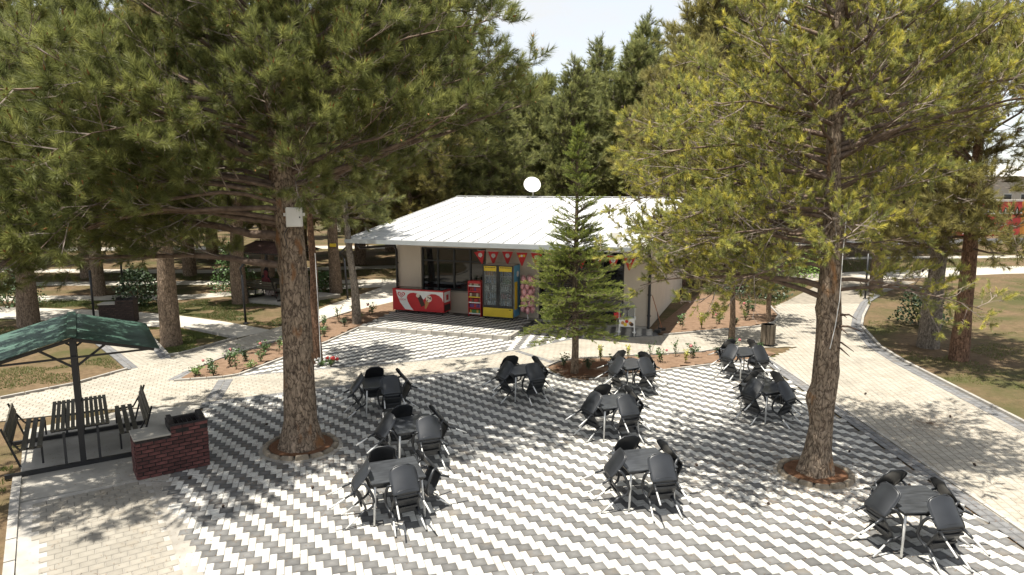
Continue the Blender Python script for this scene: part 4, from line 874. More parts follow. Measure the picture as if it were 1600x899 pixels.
glazing('window', 1.15, 4.15, 1.02, 2.82, 4, 2.25); glazing('glass_front', 6.42, 9.85, 0.05, 2.86, 4, 2.2)
MB().box((2.65, -.05, 1.0), (3.12, .2, .05)).obj('window_sill', M['kerb'], K)
MB().box((9.0, .5, .45), (1.2, .5, .9)).obj('counter', M['black'], K)
# roof: two slopes with raised seams
r = MB(); yb = 13.4
prof = [(-OV, ZE), (YR, ZR), (yb, zr(yb)), (yb, zr(yb) - .09), (YR, ZR - .10), (-OV, ZE - .09)]
n = len(prof); r.add([(XL, p[0], p[1]) for p in prof] + [(XR, p[0], p[1]) for p in prof], [tuple(range(n)), tuple(range(2 * n - 1, n - 1, -1))] + [(i, n + i, n + (i + 1) % n, (i + 1) % n) for i in range(n)])
roof = r.obj('roof', M['roofw'], K)
rib = MB(); a0, a1 = Vector((0, -OV + .01, ZE + .012)), Vector((0, YR - .02, ZR + .010)); rib.bar(a0, a1, .035, .055); rib_me = rib.mesh('rib', M['roofw'])
ribb = MB().bar((0, YR + .02, ZR + .01), (0, yb - .02, zr(yb) + .012), .035, .05).mesh('rib', M['roofw'])
screw = MB().box((0, -OV + .12, ZE + .045), (.05, .06, .03)).mesh('rib_end', M['gutter'])
x = XL + .03
while x < XR:
    for me in (rib_me, ribb): mk('rib', me, roof, (x, 0, 0))
    mk('rib_end', screw, roof, (x, 0, 0)); x += .585
MB().box(((XL + XR) / 2, YR, ZR + .035), (XR - XL, .34, .03)).obj('ridge_cap', M['roofw'], roof)
g = MB(); g.box(((XL + XR) / 2, -OV - .07, ZE - .155), (XR - XL + .06, .15, .02)); g.box(((XL + XR) / 2, -OV - .15, ZE - .09), (XR - XL + .06, .02, .15)); g.box(((XL + XR) / 2, -OV + .012, ZE - .12), (XR - XL, .02, .06))
g.obj('gutter', M['gutter'], K)
for x in (.02, 10.84): MB().tube([(x, -OV + .05, ZE - .2), (x, -OV + .3, ZE - .38), (x, -.3, ZE - .5), (x, -.075, ZE - .7), (x, -.07, .12), (x, -.16, .04)], .052, 8).obj('downpipe', M['black'], K, smooth=True)
for x in (.02, 10.84):
    for z in (.5, 1.3, 2.1): MB().box((x, -.05, z), (.15, .06, .04)).obj('pipe_clip', M['darkmetal'], K)
MB().box((9.95, -2.1, ZE + .28), (.34, .26, .30)).obj('roof_unit', M['greybox'], K, bevel=.02)
# satellite dish on the roof
dz = thing('satellite_dish', 'white round satellite dish standing on the kiosk ridge', 'satellite dish', kw(3.75, 7.05, ZR + .04), KA)
b = MB(); prof = [(.0001, 0), (.16, .02), (.30, .075), (.42, .155), (.425, .15), (.30, .06), (.16, .005), (.0001, -.015)]
b.lathe(prof, 28); rot = Euler((R(62), 0, R(25))).to_matrix()
b.v = [tuple(rot @ Vector(p) + Vector((0, -.10, .52))) for p in b.v]; b.obj('reflector', M['white'], dz, smooth=True)
MB().tube([(0, .08, 0), (0, .06, .35), (0, -.05, .5)], .025, 8).obj('mast', M['greybox'], dz)
ax = rot @ Vector((0, 0, 1)); f0 = rot @ Vector((0, -.4, .15)) + Vector((0, -.1, .52)); f1 = Vector((0, -.1, .52)) + ax * .42
MB().tube([f0, f1], .012, 6).obj('feed_arm', M['greybox'], dz); MB().blob(f1, .04, 8, 1, 0).obj('feed_horn', M['greybox'], dz)

# pennants under the eave
def arc_pts(c, r, a0, a1, n): return [(c[0] + r * math.cos(a0 + (a1 - a0) * i / n), c[1] + r * math.sin(a0 + (a1 - a0) * i / n)) for i in range(n + 1)]
cres = arc_pts((0, -.16), .088, R(-35), R(-325), 18) + list(reversed(arc_pts((.028, -.16), .07, R(-42), R(-318), 16)))
cres = [(-p[1] - .16, p[0] - .16) for p in cres]          # turned so that the horns open downwards
star = []
for k in range(10):
    rr_ = .042 if k % 2 == 0 else .017; star.append((rr_ * math.sin(k * PI / 5), -.235 + rr_ * math.cos(k * PI / 5)))
cord = MB(); xs = [4.0 + i * .61 for i in range(11)]
cord.tube([kw(x, -.34, 2.80 - .03 * math.sin(i * 2.1) ** 2) for i, x in enumerate([3.9] + xs + [10.4])], .006, 4)
tag(cord.obj('bunting_string', M['white']), 'thin white string carrying the pennants under the kiosk eave', 'string')
for i, x in enumerate(xs):
    t = thing('pennant', 'red triangular pennant with white crescent and star, %s from the left on the string' % ORD[i], 'pennant', kw(x, -.34, 2.78 - .03 * math.sin((i + 1) * 2.1) ** 2), KA, 'red pennants under the kiosk eave')
    if i == 0: t.rotation_euler = (0, R(-14), KA)
    MB().plate([(-.235, 0), (-.02, -.52), (.02, -.52), (.235, 0)], -.004, .004).obj('cloth', M['redcloth'], t)
    if i == 3:
        t['label'] = 'red pennant with a yellow emblem, fourth from the left on the string'
        for k in range(3): MB().plate([(p[0] + (k - 1) * .09, p[1] + .01 * k) for p in arc_pts((0, -.14), .05, 0, 6.2, 12)], -.0075 - .001 * k, -.0045).obj('emblem', M['yellow'] if k != 1 else M['white'], t)
    else:
        MB().plate(cres, -.008, -.0045).obj('crescent', M['white'], t); MB().plate(star, -.008, -.0045).obj('star', M['white'], t)

# chest freezer
F = thing('chest_freezer', 'red and white ice-cream chest freezer in front of the kiosk window', 'freezer', kw(.35, -1.05, .13), KA)
FW, FD, FH = 2.36, .68, .86; zb = .12
MB().box((FW / 2, FD / 2, zb + FH / 2), (FW, FD, FH)).obj('cabinet', M['red'], F, bevel=.015)
gl = MB(); gl.box((FW / 2, FD / 2, zb + FH + .02), (FW, FD, .04)); lid = gl.obj('lid_frame', M['red'], F)
for k in (0, 1): MB().box((FW * (.27 + .46 * k), FD / 2, zb + FH + .046 + .008 * k), (FW * .47, FD - .1, .012)).obj('glass_lid', M['pane'], F)
sc_ = lambda pts: [(p[0] * FW, zb + p[1] * FH) for p in pts]
MB().plate(sc_([(.07, .985), (.995, .985), (.995, .05), (.45, .02), (.25, .06), (.15, .38), (.095, .72)]), -.004, -.0005).obj('white_swoosh', M['white'], F)
heart = [(.42, .015), (.36, .2), (.31, .42), (.285, .62), (.30, .76), (.35, .86), (.42, .89), (.49, .86), (.55, .75), (.60, .62), (.62, .58), (.65, .68), (.70, .80), (.77, .87), (.85, .87), (.92, .80), (.97, .68), (.997, .5), (.997, .015)]
MB().plate(sc_(heart), -.008, -.0045).obj('red_heart', M['red'], F)
def rrect(cx, cz, wd, ht, a, n=6):
    pts = [(wd / 2, -ht / 2), ] + [(wd / 2 * math.cos(k * PI / n), ht / 2 - wd / 2 + wd / 2 * math.sin(k * PI / n)) for k in range(n + 1)] + [(-wd / 2, -ht / 2)]
    return [(cx + p[0] * math.cos(a) - p[1] * math.sin(a), cz + p[0] * math.sin(a) + p[1] * math.cos(a)) for p in pts]
MB().plate(rrect(1.33, zb + .46, .19, .50, R(24)), -.012, -.0085).obj('chocolate_bar_print', M['choc'], F)
MB().plate(arc_pts((1.20, zb + .66), .085, 0, 6.0, 10), -.0155, -.0125).obj('bitten_ice_cream_print', M['cream'], F)
MB().plate([(1.56, zb + .10), (1.50, zb + .15), (1.55, zb + .45), (1.78, zb + .52)], -.0155, -.0125).obj('waffle_cone_print', M['waffle'], F)
MB().plate(arc_pts((1.70, zb + .55), .14, 0, 6.0, 14), -.0185, -.016).obj('cone_scoop_print', M['cream'], F)
for k in range(5): MB().plate(arc_pts((1.70 + .09 * math.cos(k * 1.9), zb + .55 + .08 * math.sin(k * 2.3)), .028, 0, 6, 6), -.021, -.019).obj('chocolate_chip_print', M['choc'], F)
def logo(cx, cz, s, x_face=None):
    for k, (q, m_) in enumerate(((1, 'red'), (.72, 'white'), (.46, 'red'), (.2, 'white'))):
        pts = []
        for i in range(28):
            t_ = 2 * PI * i / 28; hx = 16 * math.sin(t_) ** 3; hy = 13 * math.cos(t_) - 5 * math.cos(2 * t_) - 2 * math.cos(3 * t_) - math.cos(4 * t_); pts.append((cx + hx / 16 * s * q * 1.15, cz + hy / 16 * s * q * .9))
        MB().plate(pts, -.0065 - .002 * k, -.0045 - .002 * k).obj('heart_logo', M[m_], F)
logo(.42, zb + .66, .155)
def text_obj(body, size, m_, parent, loc, rot):
    c = bpy.data.curves.new('lettering', 'FONT'); c.body = body; c.size = size; c.align_x = 'CENTER'; c.extrude = .0008
    tmp = bpy.data.objects.new('lettering', c); COL.objects.link(tmp)
    me = bpy.data.meshes.new_from_object(tmp.evaluated_get(bpy.context.evaluated_depsgraph_get())); bpy.data.objects.remove(tmp)
    me.materials.clear(); me.materials.append(M[m_]); o = mk('lettering', me, parent, loc); o.rotation_euler = rot; return o
text_obj('ALGIDA', .115, 'red', F, (.43, -.0055, zb + .42), (R(90), 0, 0))
MB().box((FW + .003, FD / 2, zb + FH * .72), (.006, FD * .8, FH * .5)).obj('side_panel', M['white'], F)
MB().box((FW + .007, FD / 2, zb + FH * .7), (.006, .2, .22)).obj('side_logo', M['red'], F)
MB().box((FW + .004, FD / 2, zb + .18), (.008, FD * .8, .26)).obj('vent_grille', M['black'], F)
for x, y in ((.1, .08), (FW - .1, .08), (.1, FD - .08), (FW - .1, FD - .08), (FW / 2, .06)): MB().tube([(x, y, .13), (x, y, .05)], .018, 6).tube([(x - .02, y, .035), (x + .02, y, .035)], .035, 10).obj('caster', M['black'], F)

# snack rack
RK = thing('snack_rack', 'red wire snack rack between the freezer and the drinks fridge', 'display rack', kw(3.66, -.72, .13), KA)
RW, RD = .54, .34
f = MB()
for x in (0, RW): f.box((x, RD / 2, .72), (.025, RD, 1.44))
f.box((RW / 2, RD, .72), (RW, .02, 1.44)); f.obj('frame', M['red'], RK)
MB().box((RW / 2, .0, 1.40), (RW, .015, .1)).obj('header', M['red'], RK)
for k in range(6):
    z = .10 + k * .225; MB().box((RW / 2, RD / 2, z), (RW - .03, RD - .02, .015)).obj('shelf', M['red'], RK); MB().box((RW / 2, .012, z + .02), (RW - .03, .012, .045)).obj('price_strip', M[['white', 'red', 'white', 'yellow', 'red', 'white'][k]], RK)
pk = {}
for k in range(6):
    for j in range(5):
        ci = [3, 4, 0, 2, 0, 5][k] if (j + k) % 3 else [1, 0, 2, 5, 4, 2][k]
        if ci not in pk:
            b = MB(); b.box((0, 0, .075), (.088, .05, .15), taper=.9); b.box((0, 0, .153), (.09, .012, .012)); pk[ci] = b.mesh('snack_packet', PACK[ci])
        o = mk('snack_packet', pk[ci], None, kw(3.66 + .075 + j * .098, -.72 + .09, .13 + .11 + k * .225), KA + .15 * math.sin(j * 3 + k))
        tag(o, '%s snack packet from the left on the %s shelf of the red rack' % (ORD[j], ['bottom', 'second lowest', 'third lowest', 'third highest', 'second highest', 'top'][k]), 'snack', 'snack packets on the red rack')

# two-door drinks fridge
G = thing('drinks_fridge', 'tall two-door drinks fridge with yellow trim outside the kiosk', 'fridge', kw(4.40, -.95, .13), KA)
GW, GD, GH = 1.30, .72, 2.16
b = MB(); b.box((.02, GD / 2 + .03, GH / 2 + .05), (.04, GD - .06, GH - .1)); b.box((GW - .02, GD / 2 + .03, GH / 2 + .05), (.04, GD - .06, GH - .1)); b.box((GW / 2, GD - .02, GH / 2 + .05), (GW - .08, .04, GH - .1)); b.box((GW / 2, GD / 2 + .03, GH - .03), (GW, GD - .06, .06)); b.box((GW / 2, GD / 2 + .03, .30), (GW - .08, GD - .06, .40))
b.obj('cabinet', M['greybox'], G)
MB().box((GW + .004, GD / 2 + .03, GH / 2 + .05), (.006, GD - .06, GH - .12)).obj('side_graphic', M['blue'], G)
MB().box((GW + .009, GD / 2 - .1, .95), (.006, GD * .45, 1.1)).obj('side_stripe', M['yellow'], G)
MB().plate([(p[0], p[1]) for p in arc_pts((0, 0), .12, 0, 6.1, 14)], -.003, .003).obj('side_badge', M['white'], G, loc=(GW + .010, GD / 2 + .1, 1.8), rz=PI / 2)
MB().box((GW / 2, -.006, .28), (GW - .03, .03, .36)).obj('kick_panel', M['yellow'], G, bevel=.01)
MB().box((GW / 2, -.004, .28), (GW, .022, .44)).obj('lower_frame', M['black'], G)
MB().box((GW - .13, -.024, .41), (.09, .01, .03)).obj('panel_badge', M['black'], G)
for x in (.08, GW - .08): MB().tube([(x, .1, .09), (x, .1, 0)], .03, 8).obj('foot', M['black'], G)
for s in (0, 1):
    x0 = s * GW / 2; d_ = MB(); wz0, wz1 = .51, GH
    for (cx, cz, wx, wz) in ((x0 + .03, (wz0 + wz1) / 2, .06, wz1 - wz0), (x0 + GW / 2 - .03, (wz0 + wz1) / 2, .06, wz1 - wz0), (x0 + GW / 4, wz0 + .025, GW / 2 - .12, .05), (x0 + GW / 4, wz1 - .02, GW / 2 - .12, .04)): d_.box((cx, -.005, cz), (wx - .004, .05, wz))
    dr = d_.obj('door', M['black'], G)
    MB().box((x0 + GW / 4, -.002, (wz0 + wz1) / 2), (GW / 2 - .12, .008, wz1 - wz0 - .1)).obj('pane', M['clear'], dr)
    MB().box((x0 + GW / 4, -.014, wz1 - .14), (GW / 2 - .12, .012, .20)).obj('header_panel', M['yellow'], dr)
    for k in range(7): MB().box((x0 + .13 + k * .065, -.0225, wz1 - .09), (.045, .004, .03)).obj('header_mark', M['choc'], dr)
    MB().box((x0 + (GW / 2 - .035 if s == 0 else .035), -.045, 1.2), (.025, .03, .5)).obj('handle', M['darkmetal'], dr)
bt = {}
for k in range(5):
    z = .52 + k * .30
    for s in (0, 1): MB().box((GW / 4 + s * GW / 2, GD / 2 + .02, z), (GW / 2 - .1, GD - .2, .015)).obj('shelf', M['white'], G)
    for s in (0, 1):
        for j in range(6):
            ci = [[5, 5, 3, 1, 0], [5, 6, 3, 2, 1]][s][k]; ci = 4 if (j * 7 + k * 3 + s) % 5 == 0 else ci
            if ci not in bt: bt[ci] = MB().lathe([(.033, 0), (.036, .02), (.036, .13), (.03, .16), (.014, .19), (.014, .22)], 8).mesh('drink_bottle', BOT[ci], True)
            o = mk('drink_bottle', bt[ci], None, kw(4.40 + .105 + s * GW / 2 + j * .088, -.95 + .13, .13 + z + .009), 0)
            tag(o, '%s drink bottle on the %s shelf behind the %s fridge door' % (ORD[j], ['bottom', 'second lowest', 'middle', 'second highest', 'top'][k], ['left', 'right'][s]), 'bottle', 'bottles in the drinks fridge')

# stand of pink cotton-candy bags
t = thing('candy_floss_stand', 'slim stand holding a column of pink candy floss bags beside the fridge', 'stand', kw(6.14, -.5, .13), KA)
t.location.z = 0.0
MB().tube([(0, 0, 0), (0, 0, 1.85)], .02, 8).obj('pole', M['white'], t); MB().lathe([(.24, 0), (.24, .02), (.03, .05)], 16).obj('base', M['black'], t)
rr = random.Random(8); me = [MB().blob((0, 0, 0), (.11, .09, .15), 8, k, .12).mesh('floss_bag', M['pink'], True) for k in range(3)]
for k in range(30):
    z = .55 + (k // 5) * .235 + rr.uniform(-.04, .04); a = k * 2 * PI / 5 + (k // 5) * .6
    o = mk('floss_bag', me[k % 3], None, kw(6.14 + .20 * math.cos(a), -.5 + .20 * math.sin(a), z), a)
    tag(o, 'pink candy floss bag beside the fridge, %s tier from the bottom, %s bag round' % (ORD[k // 5], ORD[k % 5]), 'candy bag', 'pink candy floss bags')

# floor mat
tag(MB().box((0, 0, .006), (.75, .4, .012)).obj('door_mat', M['black'], None, loc=kw(3.25, -.55, .131), rz=KA), 'dark mat on the step between freezer and snack rack', 'mat')

# popcorn style cart
C = thing('vending_cart', 'small white wheeled cart with clear cabinet near the kiosk corner', 'cart', (4.17, 24.3, 0), R(-12))
for x in (-.27, .27):
    for y in (-.16, .2): MB().tube([(x * .92, y, .62), (x, y * 1.1, .25), (x * 1.02, y * 1.15, .10)], .022, 6).obj('leg', M['white'], C)
    MB().tube([(x * 1.02 - .02, -.19, .05), (x * 1.02 + .02, -.19, .05)], .05, 12).obj('wheel', M['greybox'], C); MB().box((x, -.2, .16), (.12, .10, .03)).obj('wheel_guard', M['white'], C)
    MB().tube([(x * 1.02 - .02, .24, .05), (x * 1.02 + .02, .24, .05)], .05, 12).obj('wheel', M['greybox'], C)
MB().box((0, .02, .64), (.62, .44, .05)).obj('tray', M['white'], C); MB().box((0, -.22, .50), (.56, .02, .28)).obj('picture_panel', M['white'], C)
for k, (x, z, m_) in enumerate(((-.14, .50, 'waffle'), (.13, .49, 'waffle'), (0, .56, 'redcloth'), (-.05, .44, 'yellow'), (.18, .45, 'choc'))): MB().plate([(p[0], p[1]) for p in arc_pts((x, z), .065, 0, 6, 10)], -.235 - .001 * k, -.231).obj('food_print', M[m_], C)
b = MB(); prof = [(-.28, .665), (.28, .665), (.28, 1.05), (.2, 1.18), (-.2, 1.18), (-.28, 1.05)]; b.plate(prof, -.18, .22); b.obj('clear_cabinet', M['clear'], C)
for x in (-.28, .28): MB().bar((x, -.18, .66), (x, -.18, 1.05), .015).obj('cabinet_post', M['white'], C)
MB().tube([(0, 0, .68), (0, 0, 1.02)], .02, 6).blob((0, 0, .98), (.09, .05, .06), 8, 2).obj('popping_kettle', M['choc'], C)
t = thing('red_pinwheel', 'bright red star-shaped pinwheel standing left of the white cart', 'pinwheel', (3.80, 24.25, 0), 0)
MB().tube([(0, 0, 0), (0, 0, .74)], .01, 6).obj('stick', M['greybox'], t)
st = [((.17 if k % 2 == 0 else .11) * math.sin(k * PI / 7), .74 + (.17 if k % 2 == 0 else .11) * math.cos(k * PI / 7)) for k in range(14)]
MB().plate(st, -.03, -.01).obj('petals', M['redcloth'], t)
# broom and dustpan at the corner
t = thing('broom', 'broom with reddish handle leaning on the kiosk side wall', 'broom', (5.62, 25.05, 0))
MB().tube([(0, 0, .08), (-.32, .40, 1.28)], .014, 6).obj('handle', M['handle'], t); MB().box((0, 0, .05), (.26, .08, .14), rot=(0, 0, .4)).obj('brush', M['black'], t)
t = thing('dustpan', 'black long-handled dustpan on the ground at the kiosk corner', 'dustpan', (5.42, 24.85, 0), R(-25))
MB().box((0, 0, .05), (.28, .24, .10), taper=.8).obj('pan', M['black'], t); MB().tube([(0, .1, .1), (-.1, .25, .7)], .012, 6).obj('handle', M['black'], t)

# ------------------------------------------------------------------ tables and chairs
def make_table():
    t = thing('cafe_table', 'x', 'table')
    b = MB(); S = .88; b.box((0, 0, .715), (S, S, .03)); b.obj('tabletop', M['tabletop'], t, bevel=.008)
    a = MB()
    for (cx, cy, wx, wy) in ((0, -.40, .8, .02), (0, .40, .8, .02), (-.40, 0, .02, .78), (.40, 0, .02, .78)): a.box((cx, cy, .68), (wx, wy, .04))
    a.obj('apron', M['plastic'], t)
    for sx in (-1, 1):
        for sy in (-1, 1):
            l = MB(); l.tube([(sx * .375, sy * .375, .70), (sx * .385, sy * .385, .45), (sx * .415, sy * .415, .012)], [.021, .020, .017], 8); lo = l.obj('leg', M['alu'], t, smooth=True)
            MB().tube([(sx * .415, sy * .415, .02), (sx * .416, sy * .416, 0)], .017, 8).obj('foot_cap', M['rubber'], lo)
    return t

TH = R(60)
def tilt(p):                                           # chair tipped forward over its front feet
    x, y, z = p; dy = y - .25
    return (x, dy * math.cos(TH) + z * math.sin(TH), -dy * math.sin(TH) + z * math.cos(TH))
def make_chair():
    t = thing('garden_chair', 'x', 'chair')
    def surf(prof, wid, cup, n=10, rnd=0.0):
        b = MB(); m = len(prof)
        for i, (y, z) in enumerate(prof):
            for j in range(n + 1):
                u = -1 + 2 * j / n; wdt = wid[i]
                b.v.append((u * wdt / 2, y + cup[i][0] * u * u, z + cup[i][1] * u * u))
        for i in range(m - 1):
            for j in range(n): b.f.append((i * (n + 1) + j, i * (n + 1) + j + 1, (i + 1) * (n + 1) + j + 1, (i + 1) * (n + 1) + j)); b.m.append(0)
        b.v = [tilt(p) for p in b.v]; return b
    seat = surf([(.245, .405), (.225, .43), (.14, .435), (.0, .425), (-.12, .425), (-.185, .435)], [.42, .44, .46, .46, .45, .44], [(-.02, -.012), (-.015, 0), (0, .012), (0, .02), (0, .02), (.02, .015)])
    o = seat.obj('seat', M['plastic'], t, smooth=True)
    s_ = o.modifiers.new('thickness', 'SOLIDIFY'); s_.thickness = .016; s_.offset = 0
    back = surf([(-.188, .438), (-.215, .46), (-.24, .50), (-.275, .58), (-.315, .68), (-.35, .775), (-.372, .825), (-.383, .845), (-.39, .855)], [.44, .45, .455, .455, .45, .435, .41, .36, .26], [(.02, .015), (.03, .01), (.045, 0), (.055, 0), (.055, 0), (.05, -.01), (.045, -.015), (.04, -.014), (.03, -.006)])
    o = back.obj('backrest', M['plastic'], t, smooth=True)
    s_ = o.modifiers.new('thickness', 'SOLIDIFY'); s_.thickness = .016; s_.offset = 0
    rim = MB(); W = [.455, .455, .45, .435, .41, .36]; Y = [(-.24, .50), (-.275, .58), (-.315, .68), (-.35, .775), (-.372, .825), (-.383, .845)]; C_ = [.045, .055, .055, .05, .045, .04]
    L_ = [(-w_ / 2, y + c, z) for w_, (y, z), c in zip(W, Y, C_)]; R_ = [(-p[0], p[1], p[2]) for p in reversed(L_)]
    rim.tube([tilt(p) for p in L_ + [(-.1, -.386, .862), (.1, -.386, .862)] + R_], .011, 6); rim.obj('rim', M['plastic'], o, smooth=True)
    crease = MB().tube([tilt(((-1 + 2 * k / 8) * .2, -.243 + .04 * (-1 + 2 * k / 8) ** 2, .492)) for k in range(9)], .005, 5); crease.obj('crease', M['plastic'], o, smooth=True)
    for sx in (-1, 1):
        a = MB(); a.tube([tilt((sx * q[0], q[1], q[2])) for q in ((.222, -.25, .60), (.252, -.20, .645), (.272, -.10, .655), (.278, .02, .645), (.272, .13, .615), (.255, .195, .55), (.235, .21, .46), (.225, .20, .42))], [.018, .022, .024, .024, .023, .021, .019, .018], 8); a.obj('armrest', M['plastic'], t, smooth=True)
        for (tp, ft) in (((sx * .205, .195, .42), (sx * .25, .25, .006)), ((sx * .195, -.165, .43), (sx * .25, -.20, 0.0))):
            tp, ft = Vector(tp), Vector(ft); l = MB(); l.tube([tilt(tp.lerp(ft, .3)), tilt(tp.lerp(ft, .97))], .0145, 8); lo = l.obj('leg', M['alu'], t, smooth=True)
            MB().tube([tilt(tp), tilt(tp.lerp(ft, .2)), tilt(tp.lerp(ft, .36))], [.024, .02, .0165], 8).obj('sleeve', M['plastic'], lo, smooth=True)
            MB().tube([tilt(tp.lerp(ft, .96)), tilt(ft)], .0145, 8).obj('foot_cap', M['rubber'], lo)
    und = MB()
    for y in (.1, -.1): und.bar(tilt((-.2, y, .405)), tilt((.2, y, .405)), .03, .03)
    und.obj('underframe', M['plastic'], t)
    return t
tables = [  # x, y, rotation, description
    (6.08, 9.71, 2.4, 'the table at bottom right'), (2.26, 11.21, 13.1, 'the front middle table'), (-1.96, 10.76, 20.9, 'the front table near the left pine'),
    (-1.95, 13.0, 23.4, 'the middle table of the left row'), (-3.16, 15.9, 19.3, 'the back table of the left row'), (0.28, 17.05, 25.0, 'the lone table at the back border'),
    (2.23, 14.42, 16.6, 'the second middle-row table'), (3.14, 17.6, 27.4, 'the middle-row table beside the fir bed'), (6.0, 15.5, 23.0, 'the table left of the right trunk'), (6.58, 18.95, 21.8, 'the table near the litter bin')]
T0, C0 = make_table(), make_chair(); rr = random.Random(12)
for i, (x, y, a, desc) in enumerate(tables):
    t = T0 if i == 0 else copy_tree(T0)
    t.location = (x, y, .002); t.rotation_euler = (0, 0, R(a)); t['group'] = 'black square cafe tables on the plaza'
    t['label'] = 'black square table with slim metal legs, %s' % desc
    for k, sd in enumerate(('near', 'right', 'far', 'left')):
        ca = R(a) - PI / 2 + k * PI / 2; off = rr.uniform(.08, .17); out = rr.uniform(.84, .88)
        cx, cy = x + math.cos(ca) * out - math.sin(ca) * off, y + math.sin(ca) * out + math.cos(ca) * off
        c = C0 if (i == 0 and k == 0) else copy_tree(C0)
        c.location = (cx, cy, .002); c.rotation_euler = (0, 0, ca + PI / 2 + R(rr.uniform(-9, 9)) + R(5)); c['group'] = 'black chairs tipped against the tables'
        c['label'] = 'black chair tipped on the %s side of %s' % (sd, desc)

# ------------------------------------------------------------------ picnic pavilions
def pavilion(name, label, loc, rz, roofm, sc=1.0):
    t = thing(name, label, 'pavilion', loc, rz)
    for y in (.04, 2.02): MB().box((0, y, .04), (2.5, .07, .08)).obj('base_rail', M['black'], t)
    for y in (.04, 2.02):
        MB().box((0, y, 1.28), (.10, .10, 2.4)).obj('post', M['black'], t)
        MB().bar((0, y, 1.95), (.55, y, 2.36), .04).bar((0, y, 1.95), (-.55, y, 2.36), .04).obj('brace', M['black'], t)
    for x0, n in ((-.5, 12),):
        for k in range(n): MB().box((x0 + .042 + k * .0833, 1.2, .745), (.066, 2.1, .03)).obj('table_slat', M['wood'], t)
    for y in (.2, 1.2, 2.2): MB().box((0, y, .715), (.96, .05, .03)).obj('table_bearer', M['black'], t)
    for x in (-.28, .28):
        for y in (.04, 2.02): MB().bar((x, y, .08), (x, y + .06, .70), .045).obj('table_leg', M['black'], t)
    for s in (-1, 1):
        for k in range(3): MB().box((s * (.69 + k * .125), 1.25, .445), (.085, 2.0, .03)).obj('bench_slat', M['wood'], t)
        for k in range(3): MB().box((s * (1.135 + k * .03), 1.25, .58 + k * .115), (.03, 2.0, .092), rot=(0, s * R(15), 0)).obj('back_slat', M['wood'], t)
        for y in (.35, 2.15):
            f = MB(); f.bar((s * .65, y, .415), (s * 1.02, y, .415), .035); f.bar((s * .66, y, .08), (s * .66, y, .41), .035); f.bar((s * 1.26, y, .88), (s * 1.02, y, .08), .035); f.bar((s * 1.02, y, .43), (s * 1.13, y, .62), .03)
            f.obj('bench_frame', M['black'], t)
    for y in (-.05, 2.45):
        for s in (-1, 1): MB().bar((0, y, 2.52), (s * 1.36, y, 2.16), .05, .06).obj('rafter', M['black'], t)
        MB().bar((-1.3, y, 2.17), (1.3, y, 2.17), .035).obj('tie_beam', M['black'], t)
    for s in (-1, 0, 1): MB().bar((s * 1.3, -.05, 2.165 if s else 2.51), (s * 1.3, 2.45, 2.165 if s else 2.51), .04).obj('purlin', M['black'], t)
    for s in (-1, 1):
        b = MB(); n = 72; m = 6
        for i in range(n + 1):
            y = -.28 + 2.95 * i / n; wv = .016 * math.sin(i * PI / 2 + .4)
            for j in range(m + 1):
                u = j / m; b.v.append((s * (.0 + 1.44 * u), y, 2.60 - .395 * u + wv))
        for i in range(n):
            for j in range(m): b.f.append((i * (m + 1) + j, i * (m + 1) + j + 1, (i + 1) * (m + 1) + j + 1, (i + 1) * (m + 1) + j)); b.m.append(0)
        o = b.obj('roof_sheet', M[roofm], t, smooth=True); q = o.modifiers.new('thickness', 'SOLIDIFY'); q.thickness = .006
    rc = MB(); rc.bar((-.0, -.28, 2.618), (-.0, 2.67, 2.618), .16, .02); rc.obj('ridge_cap', M[roofm], t)
    t.scale = (sc, sc, sc); return t
pavilion('picnic_pavilion', 'green tin-roofed picnic shelter with slatted table and benches at left', (-8.33, 12.63, 0), R(32.5), 'greentin')
pavilion('picnic_pavilion', 'far picnic shelter with brown roof behind the big left pine trunk', (-10.1, 31.9, .12), R(62), 'browntin')
struct(MB().prism([(-13.0, 31.6), (-10.2, 30.5), (-8.4, 33.0), (-11.2, 34.6)], -.05, .12).obj('shelter_slab', M['concrete']))

